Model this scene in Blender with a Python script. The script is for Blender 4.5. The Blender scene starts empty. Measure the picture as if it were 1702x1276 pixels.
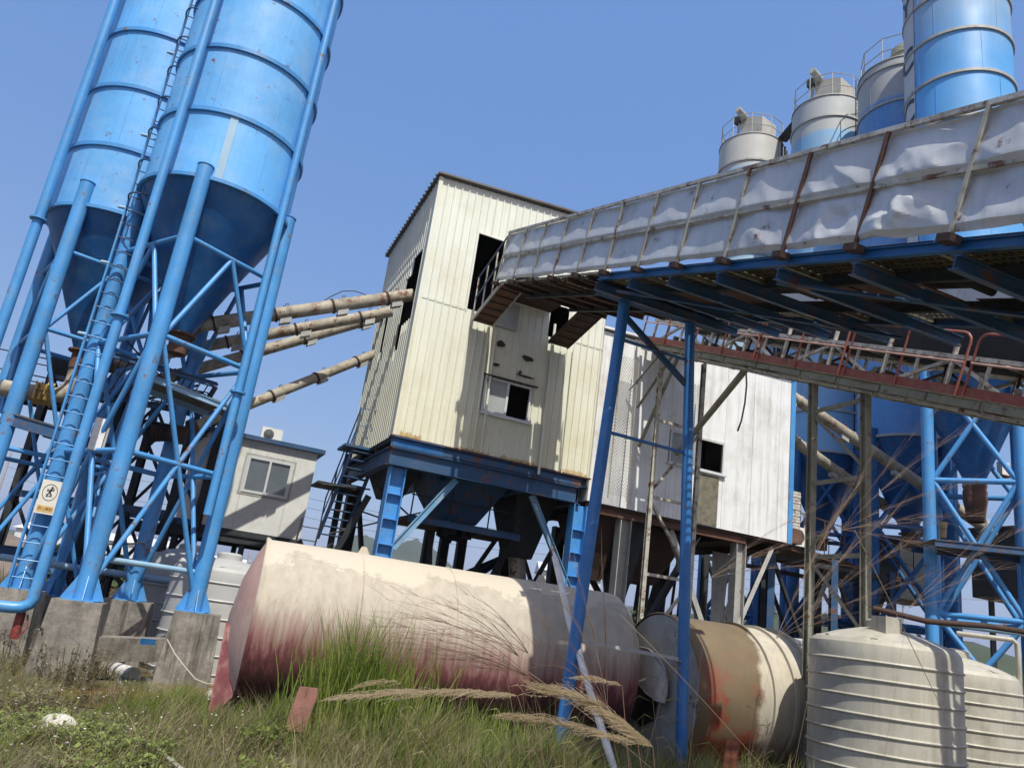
import bpy, math, random
import numpy as np
from mathutils import Vector, Matrix, noise
R = math.radians
rng = np.random.default_rng(7); random.seed(7)
S = bpy.context.scene; COL = S.collection

# ------------------------------------------------------------------ camera, sky, sun, exposure
F, CX, CY, EYE = 1290., 851., 638., 1.9
up = Vector((589., 4188., F)).normalized()
yc = (Vector((0, 0, 1)) - up * up.z).normalized()
xc = yc.cross(up)
if xc.x < 0: xc = -xc
right, upv, fwd = Vector((xc.x, yc.x, up.x)), Vector((xc.y, yc.y, up.y)), Vector((xc.z, yc.z, up.z))
cd = bpy.data.cameras.new('camera'); cam = bpy.data.objects.new('camera', cd); COL.objects.link(cam)
cam.matrix_world = Matrix(((right.x, upv.x, -fwd.x, 0), (right.y, upv.y, -fwd.y, 0), (right.z, upv.z, -fwd.z, EYE), (0, 0, 0, 1)))
cd.sensor_width = 36; cd.lens = 36 * F / 1702; cd.clip_start = .05; cd.clip_end = 6000
S.camera = cam
SUN_EL = 57.
sd = Vector((.295, -.955, 0)).normalized() * math.cos(R(SUN_EL)) + Vector((0, 0, math.sin(R(SUN_EL))))
w = bpy.data.worlds.new('World'); S.world = w; w.use_nodes = True
nt = w.node_tree; nt.nodes.clear()
sky = nt.nodes.new('ShaderNodeTexSky'); sky.sky_type = 'NISHITA'; sky.sun_disc = False
sky.sun_elevation = R(SUN_EL); sky.sun_rotation = math.atan2(sd.x, sd.y)
sky.air_density = 1.0; sky.dust_density = 2.0; sky.ozone_density = 8.0
bg = nt.nodes.new('ShaderNodeBackground'); bg.inputs[1].default_value = .15
wo = nt.nodes.new('ShaderNodeOutputWorld')
tint = nt.nodes.new('ShaderNodeMix'); tint.data_type = 'RGBA'; tint.blend_type = 'MULTIPLY'; tint.inputs[0].default_value = 1; tint.inputs[7].default_value = (.84, .53, .25, 1)
bg2 = nt.nodes.new('ShaderNodeBackground'); bg2.inputs[0].default_value = (.043, .150, .440, 1); bg2.inputs[1].default_value = 1   # even summer-haze blue over the whole sky
addb = nt.nodes.new('ShaderNodeAddShader')
nt.links.new(sky.outputs[0], tint.inputs[6]); nt.links.new(tint.outputs[2], bg.inputs[0]); nt.links.new(bg.outputs[0], addb.inputs[0]); nt.links.new(bg2.outputs[0], addb.inputs[1])
nt.links.new(addb.outputs[0], wo.inputs[0])
sl = bpy.data.lights.new('sun', 'SUN'); sl.energy = 4.2; sl.angle = R(.5); sl.color = (1, .975, .87)
sun = bpy.data.objects.new('sun', sl); COL.objects.link(sun); sun.rotation_euler = sd.to_track_quat('Z', 'Y').to_euler()
sun.location = (0, 0, 40)
S.view_settings.view_transform = 'Standard'; S.view_settings.look = 'None'; S.view_settings.exposure = 0.3

def ray(x, y):
    return right * (x - CX) - upv * (y - CY) + fwd * F
def PY(x, y, Y):                                    # the point of the place at forward distance Y seen at photo pixel x, y
    d = ray(x, y); return Vector((0, 0, EYE)) + d * (Y / d.y)
def PZ(x, y, z=0.):
    d = ray(x, y); return Vector((0, 0, EYE)) + d * ((z - EYE) / d.z)
U = Vector((.926, .378, 0)); V = Vector((-.378, .926, 0)); BL = Vector((-2.45, 17., 0))
def T(a, b, z): return BL + U * a - V * b + Vector((0, 0, z))   # tower frame: a along its front, b out of it

# ------------------------------------------------------------------ materials
MATS = {}
def nn(t, k, **kw):
    n = t.nodes.new(k)
    for a, b in kw.items(): setattr(n, a, b)
    return n
def mix(t, fac, a, b, mode='MIX'):
    m = nn(t, 'ShaderNodeMix', data_type='RGBA', blend_type=mode)
    for s, val in ((0, fac), (6, a), (7, b)):
        if hasattr(val, 'links'): t.links.new(val, m.inputs[s])
        elif isinstance(val, (int, float)): m.inputs[s].default_value = val
        else: m.inputs[s].default_value = (*val[:3], 1)
    return m.outputs[2]
def ramp(t, src, lo, hi, a=0., b=1.):
    m = nn(t, 'ShaderNodeMapRange'); t.links.new(src, m.inputs[0])
    for i, x in enumerate((lo, hi, a, b)): m.inputs[i + 1].default_value = x
    return m.outputs[0]
def mth(t, op, a, b=None):
    m = nn(t, 'ShaderNodeMath', operation=op)
    for i, x in enumerate((a, b)):
        if x is None: continue
        if hasattr(x, 'links'): t.links.new(x, m.inputs[i])
        else: m.inputs[i].default_value = x
    return m.outputs[0]
def mat(name, base, rough=.6, metal=0., var=.25, vscale=1.2, dirt=None, damt=.0, dscale=2., streak=0., scol=None, rust=0., rcol=(.16, .06, .03),
        bump=.0, bscale=20., spec=.5, grad=None, fine=.0, rscale=3., two=False):
    """painted or weathered surface: patchy tone, dirt, vertical streaks, rust patches; grad=(z0,z1,colour) a coat that changes with height"""
    if name in MATS: return MATS[name]
    m = bpy.data.materials.new(name); m.use_nodes = True; t = m.node_tree; p = t.nodes['Principled BSDF']
    g = nn(t, 'ShaderNodeNewGeometry'); pos = g.outputs[0]
    def nz(sc, det=4, rg=.6, vec=None):
        n = nn(t, 'ShaderNodeTexNoise'); n.inputs['Scale'].default_value = sc; n.inputs['Detail'].default_value = det; n.inputs['Roughness'].default_value = rg
        t.links.new(vec or pos, n.inputs['Vector']); return n.outputs[0]
    def mapped(s):
        mp = nn(t, 'ShaderNodeMapping'); mp.inputs['Scale'].default_value = s; t.links.new(pos, mp.inputs[0]); return mp.outputs[0]
    c = base
    if grad:
        sp = nn(t, 'ShaderNodeSeparateXYZ'); t.links.new(pos, sp.inputs[0])
        h = mth(t, 'ADD', sp.outputs[2], mth(t, 'MULTIPLY', nz(1., 5, .7, mapped((3, 3, .25))), (grad[1] - grad[0]) * grad[3] if len(grad) > 3 else 0.))
        c = mix(t, ramp(t, h, grad[0], grad[1]), c, grad[2])
    if var:
        lo = tuple(x * (1 - var) for x in (1, 1, 1)); 
        c = mix(t, 1., c, mix(t, ramp(t, nz(vscale), .3, .7), (1 - var,) * 3, (1 + var * .35,) * 3), 'MULTIPLY')
    if fine:
        c = mix(t, 1., c, mix(t, ramp(t, nz(vscale * 18, 6, .7), .3, .7), (1 - fine,) * 3, (1.05,) * 3), 'MULTIPLY')
    if streak:
        s = mth(t, 'MULTIPLY', ramp(t, nz(1., 5, .7, mapped((9, 9, .35))), .45, .72), ramp(t, nz(.7, 3), .35, .65))
        c = mix(t, mth(t, 'MULTIPLY', s, streak), c, scol or dirt or (.12, .1, .08))
    if damt:
        c = mix(t, mth(t, 'MULTIPLY', ramp(t, nz(dscale, 7, .7), .48, .68), damt), c, dirt or (.12, .1, .08))
    if rust:
        rm = ramp(t, nz(rscale, 8, .75), .62 - rust * .25, .68 - rust * .2)
        c = mix(t, rm, c, mix(t, nz(rscale * 6), tuple(x * .5 for x in rcol), tuple(x * 1.4 for x in rcol)))
    if hasattr(c, 'links'): t.links.new(c, p.inputs['Base Color'])
    else: p.inputs['Base Color'].default_value = (*c, 1)
    p.inputs['Metallic'].default_value = metal; p.inputs['Specular IOR Level'].default_value = spec
    t.links.new(ramp(t, nz(vscale * 3), .3, .7, max(.05, rough - .1), min(1, rough + .12)), p.inputs['Roughness'])
    if bump:
        b = nn(t, 'ShaderNodeBump'); b.inputs['Strength'].default_value = bump; b.inputs['Distance'].default_value = .02
        t.links.new(nz(bscale, 5, .6), b.inputs['Height']); t.links.new(b.outputs[0], p.inputs['Normal'])
    MATS[name] = m; return m
BLUE = (.075, .28, .62)
mBlue = mat('blue_paint', (.07, .30, .66), .42, 0, .22, .8, dirt=(.2, .3, .38), damt=.35, dscale=3., streak=.35, scol=(.05, .12, .2), rust=.10, bump=.05, bscale=9, fine=.1)
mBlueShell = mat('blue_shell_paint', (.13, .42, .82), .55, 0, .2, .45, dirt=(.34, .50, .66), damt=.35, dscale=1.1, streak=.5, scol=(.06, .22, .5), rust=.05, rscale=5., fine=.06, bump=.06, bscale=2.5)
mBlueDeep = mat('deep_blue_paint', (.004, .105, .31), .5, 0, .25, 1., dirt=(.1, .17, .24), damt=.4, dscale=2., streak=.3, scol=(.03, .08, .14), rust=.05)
mBlueDark = mat('dark_blue_paint', (.02, .085, .2), .55, 0, .3, 1.5, dirt=(.08, .07, .06), damt=.6, dscale=4., rust=.3)
mTrestle = mat('trestle_blue_paint', (.03, .17, .46), .4, 0, .25, 1.5, dirt=(.12, .2, .28), damt=.3, dscale=6., rust=.08, bump=.1, bscale=25)
mCream = mat('cream_cladding', (.69, .685, .55), .55, 0, .08, .7, dirt=(.5, .42, .22), damt=.3, dscale=.9, streak=.5, scol=(.42, .36, .2), rust=0., grad=(7.0, 10.5, (.70, .72, .64), .5))
mCreamSide = mCream
mWhiteClad = mat('white_cladding', (.78, .79, .79), .45, 0, .07, .6, dirt=(.38, .34, .28), damt=.38, dscale=1.3, streak=.6, scol=(.3, .27, .2), rust=.0)
mStain = mat('black_stain', (.20, .18, .13), .8, 0, .3, 4, dirt=(.05, .045, .04), damt=.7, dscale=6, streak=.8, scol=(.08, .07, .06))
mRoof = mat('roof_sheet', (.12, .12, .12), .6, .2, .3, 2, rust=.3)
mRust = mat('rusty_steel', (.15, .075, .05), .8, .1, .4, 2., dirt=(.05, .035, .03), damt=.6, dscale=5., bump=.3, bscale=30)
mRustDk = mat('dark_rusty_steel', (.07, .04, .03), .85, .1, .4, 2., dirt=(.02, .018, .015), damt=.6, dscale=4., bump=.3, bscale=30)
mDark = mat('dark_steel', (.028, .034, .04), .7, .1, .4, 2., dirt=(.06, .05, .04), damt=.5, dscale=5.)
mBlack = mat('black_interior', (.012, .012, .014), .9, 0, .2)  # flat black: painted shade in openings, plain colour of hood and spill
mGalv = mat('galvanised_sheet', (.56, .57, .58), .45, .15, .2, .8, dirt=(.3, .3, .3), damt=.35, dscale=1.5, streak=.35, scol=(.25, .23, .2), rust=.03, bump=.12, bscale=5.)
mFrameOld = mat('old_cream_frame', (.48, .46, .38), .6, 0, .3, 3., dirt=(.08, .06, .05), damt=.6, dscale=5., rust=.35, rscale=5)
mDirty = mat('dirty_white_steel', (.56, .54, .48), .65, 0, .25, 2., dirt=(.16, .12, .09), damt=.75, dscale=5., rust=.3, rscale=7)
mOlive = mat('mossy_cream_steel', (.30, .29, .22), .7, 0, .3, 2.5, dirt=(.12, .12, .08), damt=.7, dscale=5., rust=.2, rscale=6)
mRedRail = mat('red_oxide_paint', (.33, .09, .06), .55, 0, .25, 3., dirt=(.35, .26, .22), damt=.35, dscale=7., rust=.1)
mScrew = mat('dusty_screw_casing', (.42, .38, .30), .7, 0, .35, 1.5, dirt=(.13, .10, .07), damt=.9, dscale=2.6, streak=.6, scol=(.12, .09, .06), rust=.3, bump=.1)
mConc = mat('stained_concrete', (.31, .285, .25), .9, 0, .45, 2.6, dirt=(.09, .08, .07), damt=.8, dscale=3.2, streak=1.4, scol=(.03, .03, .025), bump=.5, bscale=18, fine=.35)
mPoly = mat('cream_plastic', (.47, .445, .375), .5, 0, .12, 1.2, dirt=(.24, .22, .17), damt=.6, dscale=2., streak=.8, scol=(.26, .22, .16))
mPolyGrey = mat('grey_white_plastic', (.46, .46, .45), .45, 0, .12, 1.2, dirt=(.35, .35, .33), damt=.4, dscale=2., streak=.4, scol=(.32, .31, .28))
def greytop(nm, zc, lo, hi, st): return mat(nm, lo, .55, 0, .15, .5, dirt=(.40, .43, .46), damt=.35, dscale=.6, streak=st, scol=(.38, .42, .45), grad=(zc - .12, zc + .1, hi, .6))
mSiloGrey = greytop('dusty_grey_top_deep_blue', 22.4, (.09, .27, .58), (.40, .40, .39), .5)
mSiloGreyB = greytop('dusty_grey_top_pale_blue', 23.1, (.20, .42, .66), (.42, .44, .43), .6)
mSiloGrey2 = mat('lightly_dusted_shell', (.10, .36, .74), .45, 0, .15, .4, dirt=(.2, .4, .6), damt=.3, dscale=.5, streak=.3, scol=(.3, .42, .55), grad=(22.5, 26.5, (.40, .46, .52), 1.))
mGreyMetal = mat('grey_steel', (.42, .42, .40), .6, .1, .2, 2., dirt=(.15, .14, .12), damt=.5, dscale=4., streak=.5, scol=(.2, .18, .15), rust=.06)
mGlass = mat('dusty_glass', (.10, .12, .13), .12, 0, .2, 2, spec=.8)
mFrost = mat('dirty_window_pane', (.34, .36, .36), .35, 0, .15, 3)
mAlu = mat('aluminium_frame', (.62, .63, .62), .4, .2, .1)
mWhite = mat('white_paint', (.74, .73, .70), .5, 0, .1, 2, dirt=(.3, .27, .2), damt=.35, dscale=5)
mYellow = mat('ochre_valve_paint', (.52, .34, .10), .5, 0, .25, 8, dirt=(.12, .07, .03), damt=.4, dscale=15)
mOrange = mat('orange_paint', (.45, .2, .08), .6, 0, .3, 4, rust=.3)
mRed = mat('red_paint', (.24, .03, .03), .6, 0, .3, 8, dirt=(.2, .15, .1), damt=.5, dscale=14)
mBrick = mat('faded_red_board', (.33, .15, .12), .85, 0, .3, 6, dirt=(.2, .15, .12), damt=.5, dscale=9)
mRock = mat('pale_rubble', (.55, .52, .45), .9, 0, .3, 8, bump=.6, bscale=30)
mPipe = mat('light_blue_pipe', (.28, .46, .62), .5, 0, .2, 3, dirt=(.3, .3, .28), damt=.3, dscale=6)
mBelt = mat('black_rubber', (.02, .019, .018), .8, 0, .3, 3, dirt=(.08, .06, .045), damt=.5)
mGrating = mat('rusty_grating', (.10, .085, .06), .85, 0, .4, 5, dirt=(.2, .18, .12), damt=.5, dscale=10)

def mat_tank(name, zlo, zhi, pale, red, orange=False):
    """big steel tank: pale faded coat with a peeled layer on top and streaked red primer low down"""
    m = bpy.data.materials.new(name); m.use_nodes = True; t = m.node_tree; p = t.nodes['Principled BSDF']
    g = nn(t, 'ShaderNodeNewGeometry'); sp = nn(t, 'ShaderNodeSeparateXYZ'); t.links.new(g.outputs[0], sp.inputs[0]); z = sp.outputs[2]
    def nz(sc, s=(1, 1, 1), det=5, rg=.65):
        mp = nn(t, 'ShaderNodeMapping'); mp.inputs['Scale'].default_value = s; t.links.new(g.outputs[0], mp.inputs[0])
        n = nn(t, 'ShaderNodeTexNoise'); n.inputs['Scale'].default_value = sc; n.inputs['Detail'].default_value = det; n.inputs['Roughness'].default_value = rg
        t.links.new(mp.outputs[0], n.inputs['Vector']); return n.outputs[0]
    st = nz(1., (16, 16, .5)); big = nz(.8)
    c = mix(t, ramp(t, nz(1., (7, 7, .3)), .35, .7), pale, tuple(x * .78 for x in pale))
    # peeled bright top coat with a ragged edge
    edge = mth(t, 'ADD', z, mth(t, 'MULTIPLY', mth(t, 'SUBTRACT', nz(1.6, (1, 1, 1), 8, .7), .5), 1.5))
    c = mix(t, ramp(t, edge, zhi - .36, zhi - .34), c, tuple(min(.8, x * 1.15) for x in pale))
    # red primer showing through in vertical streaks
    h = mth(t, 'ADD', z, mth(t, 'MULTIPLY', mth(t, 'SUBTRACT', st, .5), 1.1))
    c = mix(t, ramp(t, h, zlo + .25, zlo - .45), c, red)
    c = mix(t, ramp(t, h, zlo - .35, zlo - .75), c, tuple(x * .3 for x in red))
    if orange:
        x_ = sp.outputs[0]; xn = mth(t, 'ADD', x_, mth(t, 'MULTIPLY', mth(t, 'SUBTRACT', nz(1.5, (1, 1, 1), 7), .5), .5))
        c = mix(t, ramp(t, xn, 4.75, 4.65), c, mix(t, nz(2.2, (1, 1, 1), 7), (.10, .07, .04), (.21, .155, .09)))
        c = mix(t, mth(t, 'MULTIPLY', mth(t, 'MULTIPLY', ramp(t, nz(1.1, (1, 1, .8), 7, .7), .46, .56), ramp(t, z, 2.0, 1.2)), ramp(t, xn, 4.8, 4.5)), c, (.24, .04, .02))
        pass
    t.links.new(c, p.inputs['Base Color']); p.inputs['Roughness'].default_value = .72
    b = nn(t, 'ShaderNodeBump'); b.inputs['Strength'].default_value = .12; t.links.new(nz(6., (1, 1, .3)), b.inputs['Height']); t.links.new(b.outputs[0], p.inputs['Normal'])
    MATS[name] = m; return m
mTank = mat_tank('peeling_tank_coat', 1.5, 2.7, (.44, .39, .31), (.19, .055, .06))
mTank2 = mat_tank('orange_stained_tank_coat', .55, 3.4, (.50, .45, .36), (.22, .07, .04), True)

def mat_leaf(name, cols, trans=.35, rough=.6):
    m = bpy.data.materials.new(name); m.use_nodes = True; t = m.node_tree; p = t.nodes['Principled BSDF']
    g = nn(t, 'ShaderNodeNewGeometry'); r = nn(t, 'ShaderNodeValToRGB'); cr = r.color_ramp
    while len(cr.elements) < len(cols): cr.elements.new(.5)
    for i, c in enumerate(cols): cr.elements[i].position = i / (len(cols) - 1); cr.elements[i].color = (*c, 1)
    n = nn(t, 'ShaderNodeTexNoise'); n.inputs['Scale'].default_value = .9; n.inputs['Detail'].default_value = 3; t.links.new(g.outputs[0], n.inputs['Vector'])
    f = mth(t, 'ADD', mth(t, 'MULTIPLY', g.outputs['Random Per Island'], .6), ramp(t, n.outputs[0], .3, .7, 0, .45))
    t.links.new(f, r.inputs[0]); t.links.new(r.outputs[0], p.inputs['Base Color']); p.inputs['Roughness'].default_value = rough
    p.inputs['Specular IOR Level'].default_value = .25
    tr = nn(t, 'ShaderNodeBsdfTranslucent'); t.links.new(r.outputs[0], tr.inputs[0]); mx = nn(t, 'ShaderNodeMixShader'); mx.inputs[0].default_value = trans
    t.links.new(p.outputs[0], mx.inputs[1]); t.links.new(tr.outputs[0], mx.inputs[2]); t.links.new(mx.outputs[0], t.nodes['Material Output'].inputs[0])
    MATS[name] = m; return m
mGrassMix = mat_leaf('mixed_grass', [(.09, .12, .03), (.18, .20, .06), (.30, .28, .12), (.40, .35, .20)])
mGrassGreen = mat_leaf('green_reed', [(.06, .09, .02), (.12, .19, .03), (.24, .31, .06), (.34, .33, .13)], .4)
mGrassDry = mat_leaf('dry_grass', [(.16, .12, .08), (.28, .22, .14), (.42, .35, .24)])
mDeadStem = mat_leaf('dead_stem', [(.10, .07, .05), (.20, .15, .10), (.33, .27, .19)], .1)
mHerb = mat_leaf('herb_leaf', [(.09, .13, .03), (.18, .24, .05), (.29, .35, .10), (.38, .38, .18)], .4)
mStalk = mat_leaf('dry_red_stalk', [(.12, .07, .05), (.22, .14, .10)], .1)
mPlume = mat_leaf('seed_plume', [(.42, .32, .18), (.56, .45, .28), (.66, .57, .42)], .4)
mTree = mat_leaf('far_foliage', [(.03, .05, .02), (.05, .08, .03), (.08, .11, .05)], .2)

# ------------------------------------------------------------------ mesh helpers
ORG = {}
class MB:
    def __init__(s): s.v = []; s.f = []
    def add(s, vs, fs):
        n = len(s.v); s.v += [tuple(x) for x in vs]; s.f += [tuple(i + n for i in f) for f in fs]; return s
    def obox(s, c, ax, ay, az):
        c, ax, ay, az = map(Vector, (c, ax, ay, az))
        vs = [c + ax * i + ay * j + az * k for k in (-1, 1) for j in (-1, 1) for i in (-1, 1)]
        return s.add(vs, [(0, 2, 3, 1), (4, 5, 7, 6), (0, 1, 5, 4), (2, 6, 7, 3), (0, 4, 6, 2), (1, 3, 7, 5)])
    def box(s, c, sx, sy, sz, rz=0.):
        a = Vector((math.cos(rz), math.sin(rz), 0)); b = Vector((-math.sin(rz), math.cos(rz), 0))
        return s.obox(c, a * sx / 2, b * sy / 2, (0, 0, sz / 2))
    def tb(s, a0, a1, b0, b1, z0, z1):       # box in the tower frame
        return s.obox(T((a0 + a1) / 2, (b0 + b1) / 2, (z0 + z1) / 2), U * (a1 - a0) / 2, V * (b1 - b0) / 2, (0, 0, (z1 - z0) / 2))
    def _fr(s, p0, p1, upd=None):
        d = (Vector(p1) - Vector(p0)); L = d.length; d.normalize()
        u = Vector(upd) if upd is not None else (Vector((0, 0, 1)) if abs(d.z) < .9 else Vector((0, 1, 0)))
        sx = d.cross(u).normalized(); uy = sx.cross(d).normalized(); return d, sx, uy, L
    def beam(s, p0, p1, w, h, upd=None):
        d, sx, uy, L = s._fr(p0, p1, upd)
        return s.obox((Vector(p0) + Vector(p1)) / 2, d * L / 2, sx * w / 2, uy * h / 2)
    def ibeam(s, p0, p1, w, h, t=.014, upd=None):
        d, sx, uy, L = s._fr(p0, p1, upd); c = (Vector(p0) + Vector(p1)) / 2
        s.obox(c, d * L / 2, sx * t / 2, uy * (h / 2 - t))
        for k in (-1, 1): s.obox(c + uy * k * (h / 2 - t / 2), d * L / 2, sx * w / 2, uy * t / 2)
        return s
    def angle(s, p0, p1, w, t=.01, upd=None):
        d, sx, uy, L = s._fr(p0, p1, upd); c = (Vector(p0) + Vector(p1)) / 2
        s.obox(c + uy * w / 2, d * L / 2, sx * t / 2, uy * w / 2); s.obox(c + sx * (w / 2 + t / 2) + uy * t / 2, d * L / 2, sx * w / 2, uy * t / 2); return s
    def tube(s, p0, p1, r, r2=None, n=12, cap=True):
        d, sx, uy, L = s._fr(p0, p1); r2 = r if r2 is None else r2; vs = []
        for p, q in ((p0, r), (p1, r2)):
            for i in range(n):
                a = 2 * math.pi * i / n; vs.append(Vector(p) + sx * math.cos(a) * q + uy * math.sin(a) * q)
        fs = [(i, (i + 1) % n, n + (i + 1) % n, n + i) for i in range(n)]
        if cap: fs += [tuple(range(n - 1, -1, -1)), tuple(range(n, 2 * n))]
        return s.add(vs, fs)
    def pipe(s, pts, r, n=8, cap=True, r1=None):
        pts = [Vector(p) for p in pts]; vs = []; N = len(pts); pr = None
        for k, p in enumerate(pts):
            d = (pts[min(k + 1, N - 1)] - pts[max(k - 1, 0)]).normalized()
            if pr is None: pr = d.orthogonal().normalized()
            pr = (pr - d * pr.dot(d)).normalized(); q = d.cross(pr); rr = r if r1 is None else r + (r1 - r) * k / (N - 1)
            vs += [p + (pr * math.cos(2 * math.pi * i / n) + q * math.sin(2 * math.pi * i / n)) * rr for i in range(n)]
        fs = [(k * n + i, k * n + (i + 1) % n, (k + 1) * n + (i + 1) % n, (k + 1) * n + i) for k in range(N - 1) for i in range(n)]
        if cap: fs += [tuple(range(n - 1, -1, -1)), tuple(range((N - 1) * n, N * n))]
        return s.add(vs, fs)
    def lathe(s, prof, c, n=48, ax=(0, 0, 1), a0=0., a1=2 * math.pi, fn=None):
        ax = Vector(ax).normalized(); e = ax.orthogonal().normalized() if abs(ax.z) < .99 else Vector((1, 0, 0)); g = ax.cross(e); c = Vector(c)
        full = abs(a1 - a0) > 6.28; m = n if full else n + 1; vs = []
        for k, (r, z) in enumerate(prof):
            for i in range(m):
                a = a0 + (a1 - a0) * i / n; rr = r + (fn(a, z) if fn else 0)
                vs.append(c + ax * z + (e * math.cos(a) + g * math.sin(a)) * rr)
        fs = [(k * m + i, k * m + (i + 1) % m, (k + 1) * m + (i + 1) % m, (k + 1) * m + i) for k in range(len(prof) - 1) for i in range(m if full else n)]
        return s.add(vs, fs)
    def poly(s, pts, thick=None):
        n = len(pts); pts = [Vector(p) for p in pts]
        if thick is None: return s.add(pts, [tuple(range(n))])
        t = Vector(thick); vs = pts + [p + t for p in pts]
        return s.add(vs, [tuple(range(n - 1, -1, -1)), tuple(range(n, 2 * n))] + [(i, (i + 1) % n, n + (i + 1) % n, n + i) for i in range(n)])
def build(name, mb, m, parent=None, org=None, smooth=True, sharp=40, keepdir=False):
    me = bpy.data.meshes.new(name)
    if parent is not None: o0 = ORG[parent.name]
    else: o0 = Vector(org) if org is not None else Vector((sum(v[0] for v in mb.v) / len(mb.v), sum(v[1] for v in mb.v) / len(mb.v), min(v[2] for v in mb.v)))
    me.from_pydata([(v[0] - o0.x, v[1] - o0.y, v[2] - o0.z) for v in mb.v], [], mb.f)
    if smooth: me.shade_smooth(); me.set_sharp_from_angle(angle=R(sharp))
    me.materials.append(m); ob = bpy.data.objects.new(name, me); COL.objects.link(ob)
    if parent is not None: ob.parent = parent
    else: ob.location = o0
    ORG[ob.name] = o0; return ob
def tag(o, label, cat, group=None, kind=None):
    if label: o['label'] = label
    if cat: o['category'] = cat
    if group: o['group'] = group
    if kind: o['kind'] = kind
    return o
def thing(name, label, cat, loc, group=None):
    o = bpy.data.objects.new(name, None); o.empty_display_size = .3; COL.objects.link(o); o.location = loc; ORG[o.name] = Vector(loc)
    return tag(o, label, cat, group)
def struct(name, mb, m, **k):
    o = build(name, mb, m, org=(0, 0, 0), **k); o['kind'] = 'structure'; return o

def rz(p, a): return Vector((p[0] * math.cos(a) - p[1] * math.sin(a), p[0] * math.sin(a) + p[1] * math.cos(a), 0))

# ------------------------------------------------------------------ setting: ground, puddle, hills, sky comes from the world
def gz(x, y):
    h = noise.noise(Vector((x * .5, y * .5, 0))) * .05 + noise.noise(Vector((x * 2.1, y * 2.1, 3))) * .02
    d = math.hypot(x, y); h += max(0, (6 - d)) * .06
    if -6.3 < x < -3.7 and 12.3 < y < 16.8: h -= .07
    return h
g = MB(); xs = np.concatenate([np.linspace(-3000, -80, 12), np.linspace(-60, -16, 16), np.linspace(-15, 15, 101), np.linspace(16, 60, 16), np.linspace(80, 3000, 12)])
ys = np.concatenate([np.linspace(-600, -20, 6), np.linspace(-4, 24, 113), np.linspace(25, 90, 24), np.linspace(110, 4000, 14)])
vs = [(x, y, gz(x, y) if (abs(x) < 60 and -10 < y < 90) else 0.) for y in ys for x in xs]; nx = len(xs)
g.add(vs, [(j * nx + i, j * nx + i + 1, (j + 1) * nx + i + 1, (j + 1) * nx + i) for j in range(len(ys) - 1) for i in range(nx - 1)])
mSoil = mat('dry_soil', (.17, .135, .09), .95, 0, .4, .6, dirt=(.10, .11, .05), damt=.8, dscale=1.2, bump=.6, bscale=14, fine=.5)
struct('ground', g, mSoil)
mWater = bpy.data.materials.new('murky_water'); mWater.use_nodes = True
_t = mWater.node_tree; _p = _t.nodes['Principled BSDF']; _p.inputs['Base Color'].default_value = (.20, .125, .035, 1); _p.inputs['Roughness'].default_value = .08
_n = nn(_t, 'ShaderNodeTexNoise'); _n.inputs['Scale'].default_value = 2.2; _t.links.new(mix(_t, ramp(_t, _n.outputs[0], .35, .65), (.22, .12, .03), (.12, .12, .04)), _p.inputs['Base Color'])
struct('puddle_water', MB().poly([(-6.9, 12.0, .0), (-3.5, 11.9, .0), (-3.3, 17, .0), (-7.2, 17, .0)]), mWater)

def hill(name, cx, cy, w_, h_, dpt, m, seed):
    mb = MB(); n = 60; k = 10; vs = []
    for j in range(k + 1):
        for i in range(n + 1):
            s_ = i / n * 2 - 1; e = (1 - s_ * s_) ** 1.3; q = math.sin(math.pi * j / k)
            z = h_ * e * q * (1 + .25 * noise.noise(Vector((s_ * 5, j * .3, seed)))) + h_ * .05 * noise.noise(Vector((s_ * 22, j, seed))) * q
            vs.append((cx + s_ * w_, cy + (j / k - .5) * dpt, max(-2, z)))
    mb.add(vs, [(j * (n + 1) + i, j * (n + 1) + i + 1, (j + 1) * (n + 1) + i + 1, (j + 1) * (n + 1) + i) for j in range(k) for i in range(n)])
    return struct(name, mb, m)
mHill = mat('wooded_hillside', (.045, .06, .03), .95, 0, .4, .02, bump=0)
hill('hills', -190, 1500, 260, 118, 500, mHill, 1.); hill('hills', 200, 1900, 420, 90, 500, mHill, 4.)
hill('hills', 150, 330, 150, 21, 140, mHill, 9.); hill('hills', -900, 1900, 500, 70, 400, mHill, 6.)
# gravel heap far left
mb = MB(); mb.lathe([(13.5 * q, 3.9 * (1 - q) ** .9) for q in np.linspace(0.001, 1, 14)], (-41, 66, -.1), 40, fn=lambda a, z: .6 * noise.noise(Vector((math.cos(a) * 2, math.sin(a) * 2, z))))
struct('gravel_mound', mb, mat('brown_gravel', (.22, .17, .13), .95, 0, .3, .4, bump=.8, bscale=8, fine=.4))
# pale kerb wall behind the silos
mb = MB(); mb.box((-16, 27, .35), 26, .25, .7, .14)
tag(build('boundary_wall', mb, mat('pale_wall_concrete', (.5, .48, .42), .9, 0, .2)), 'low pale concrete wall running behind the left silos', 'wall')  # one even pale concrete colour

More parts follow.
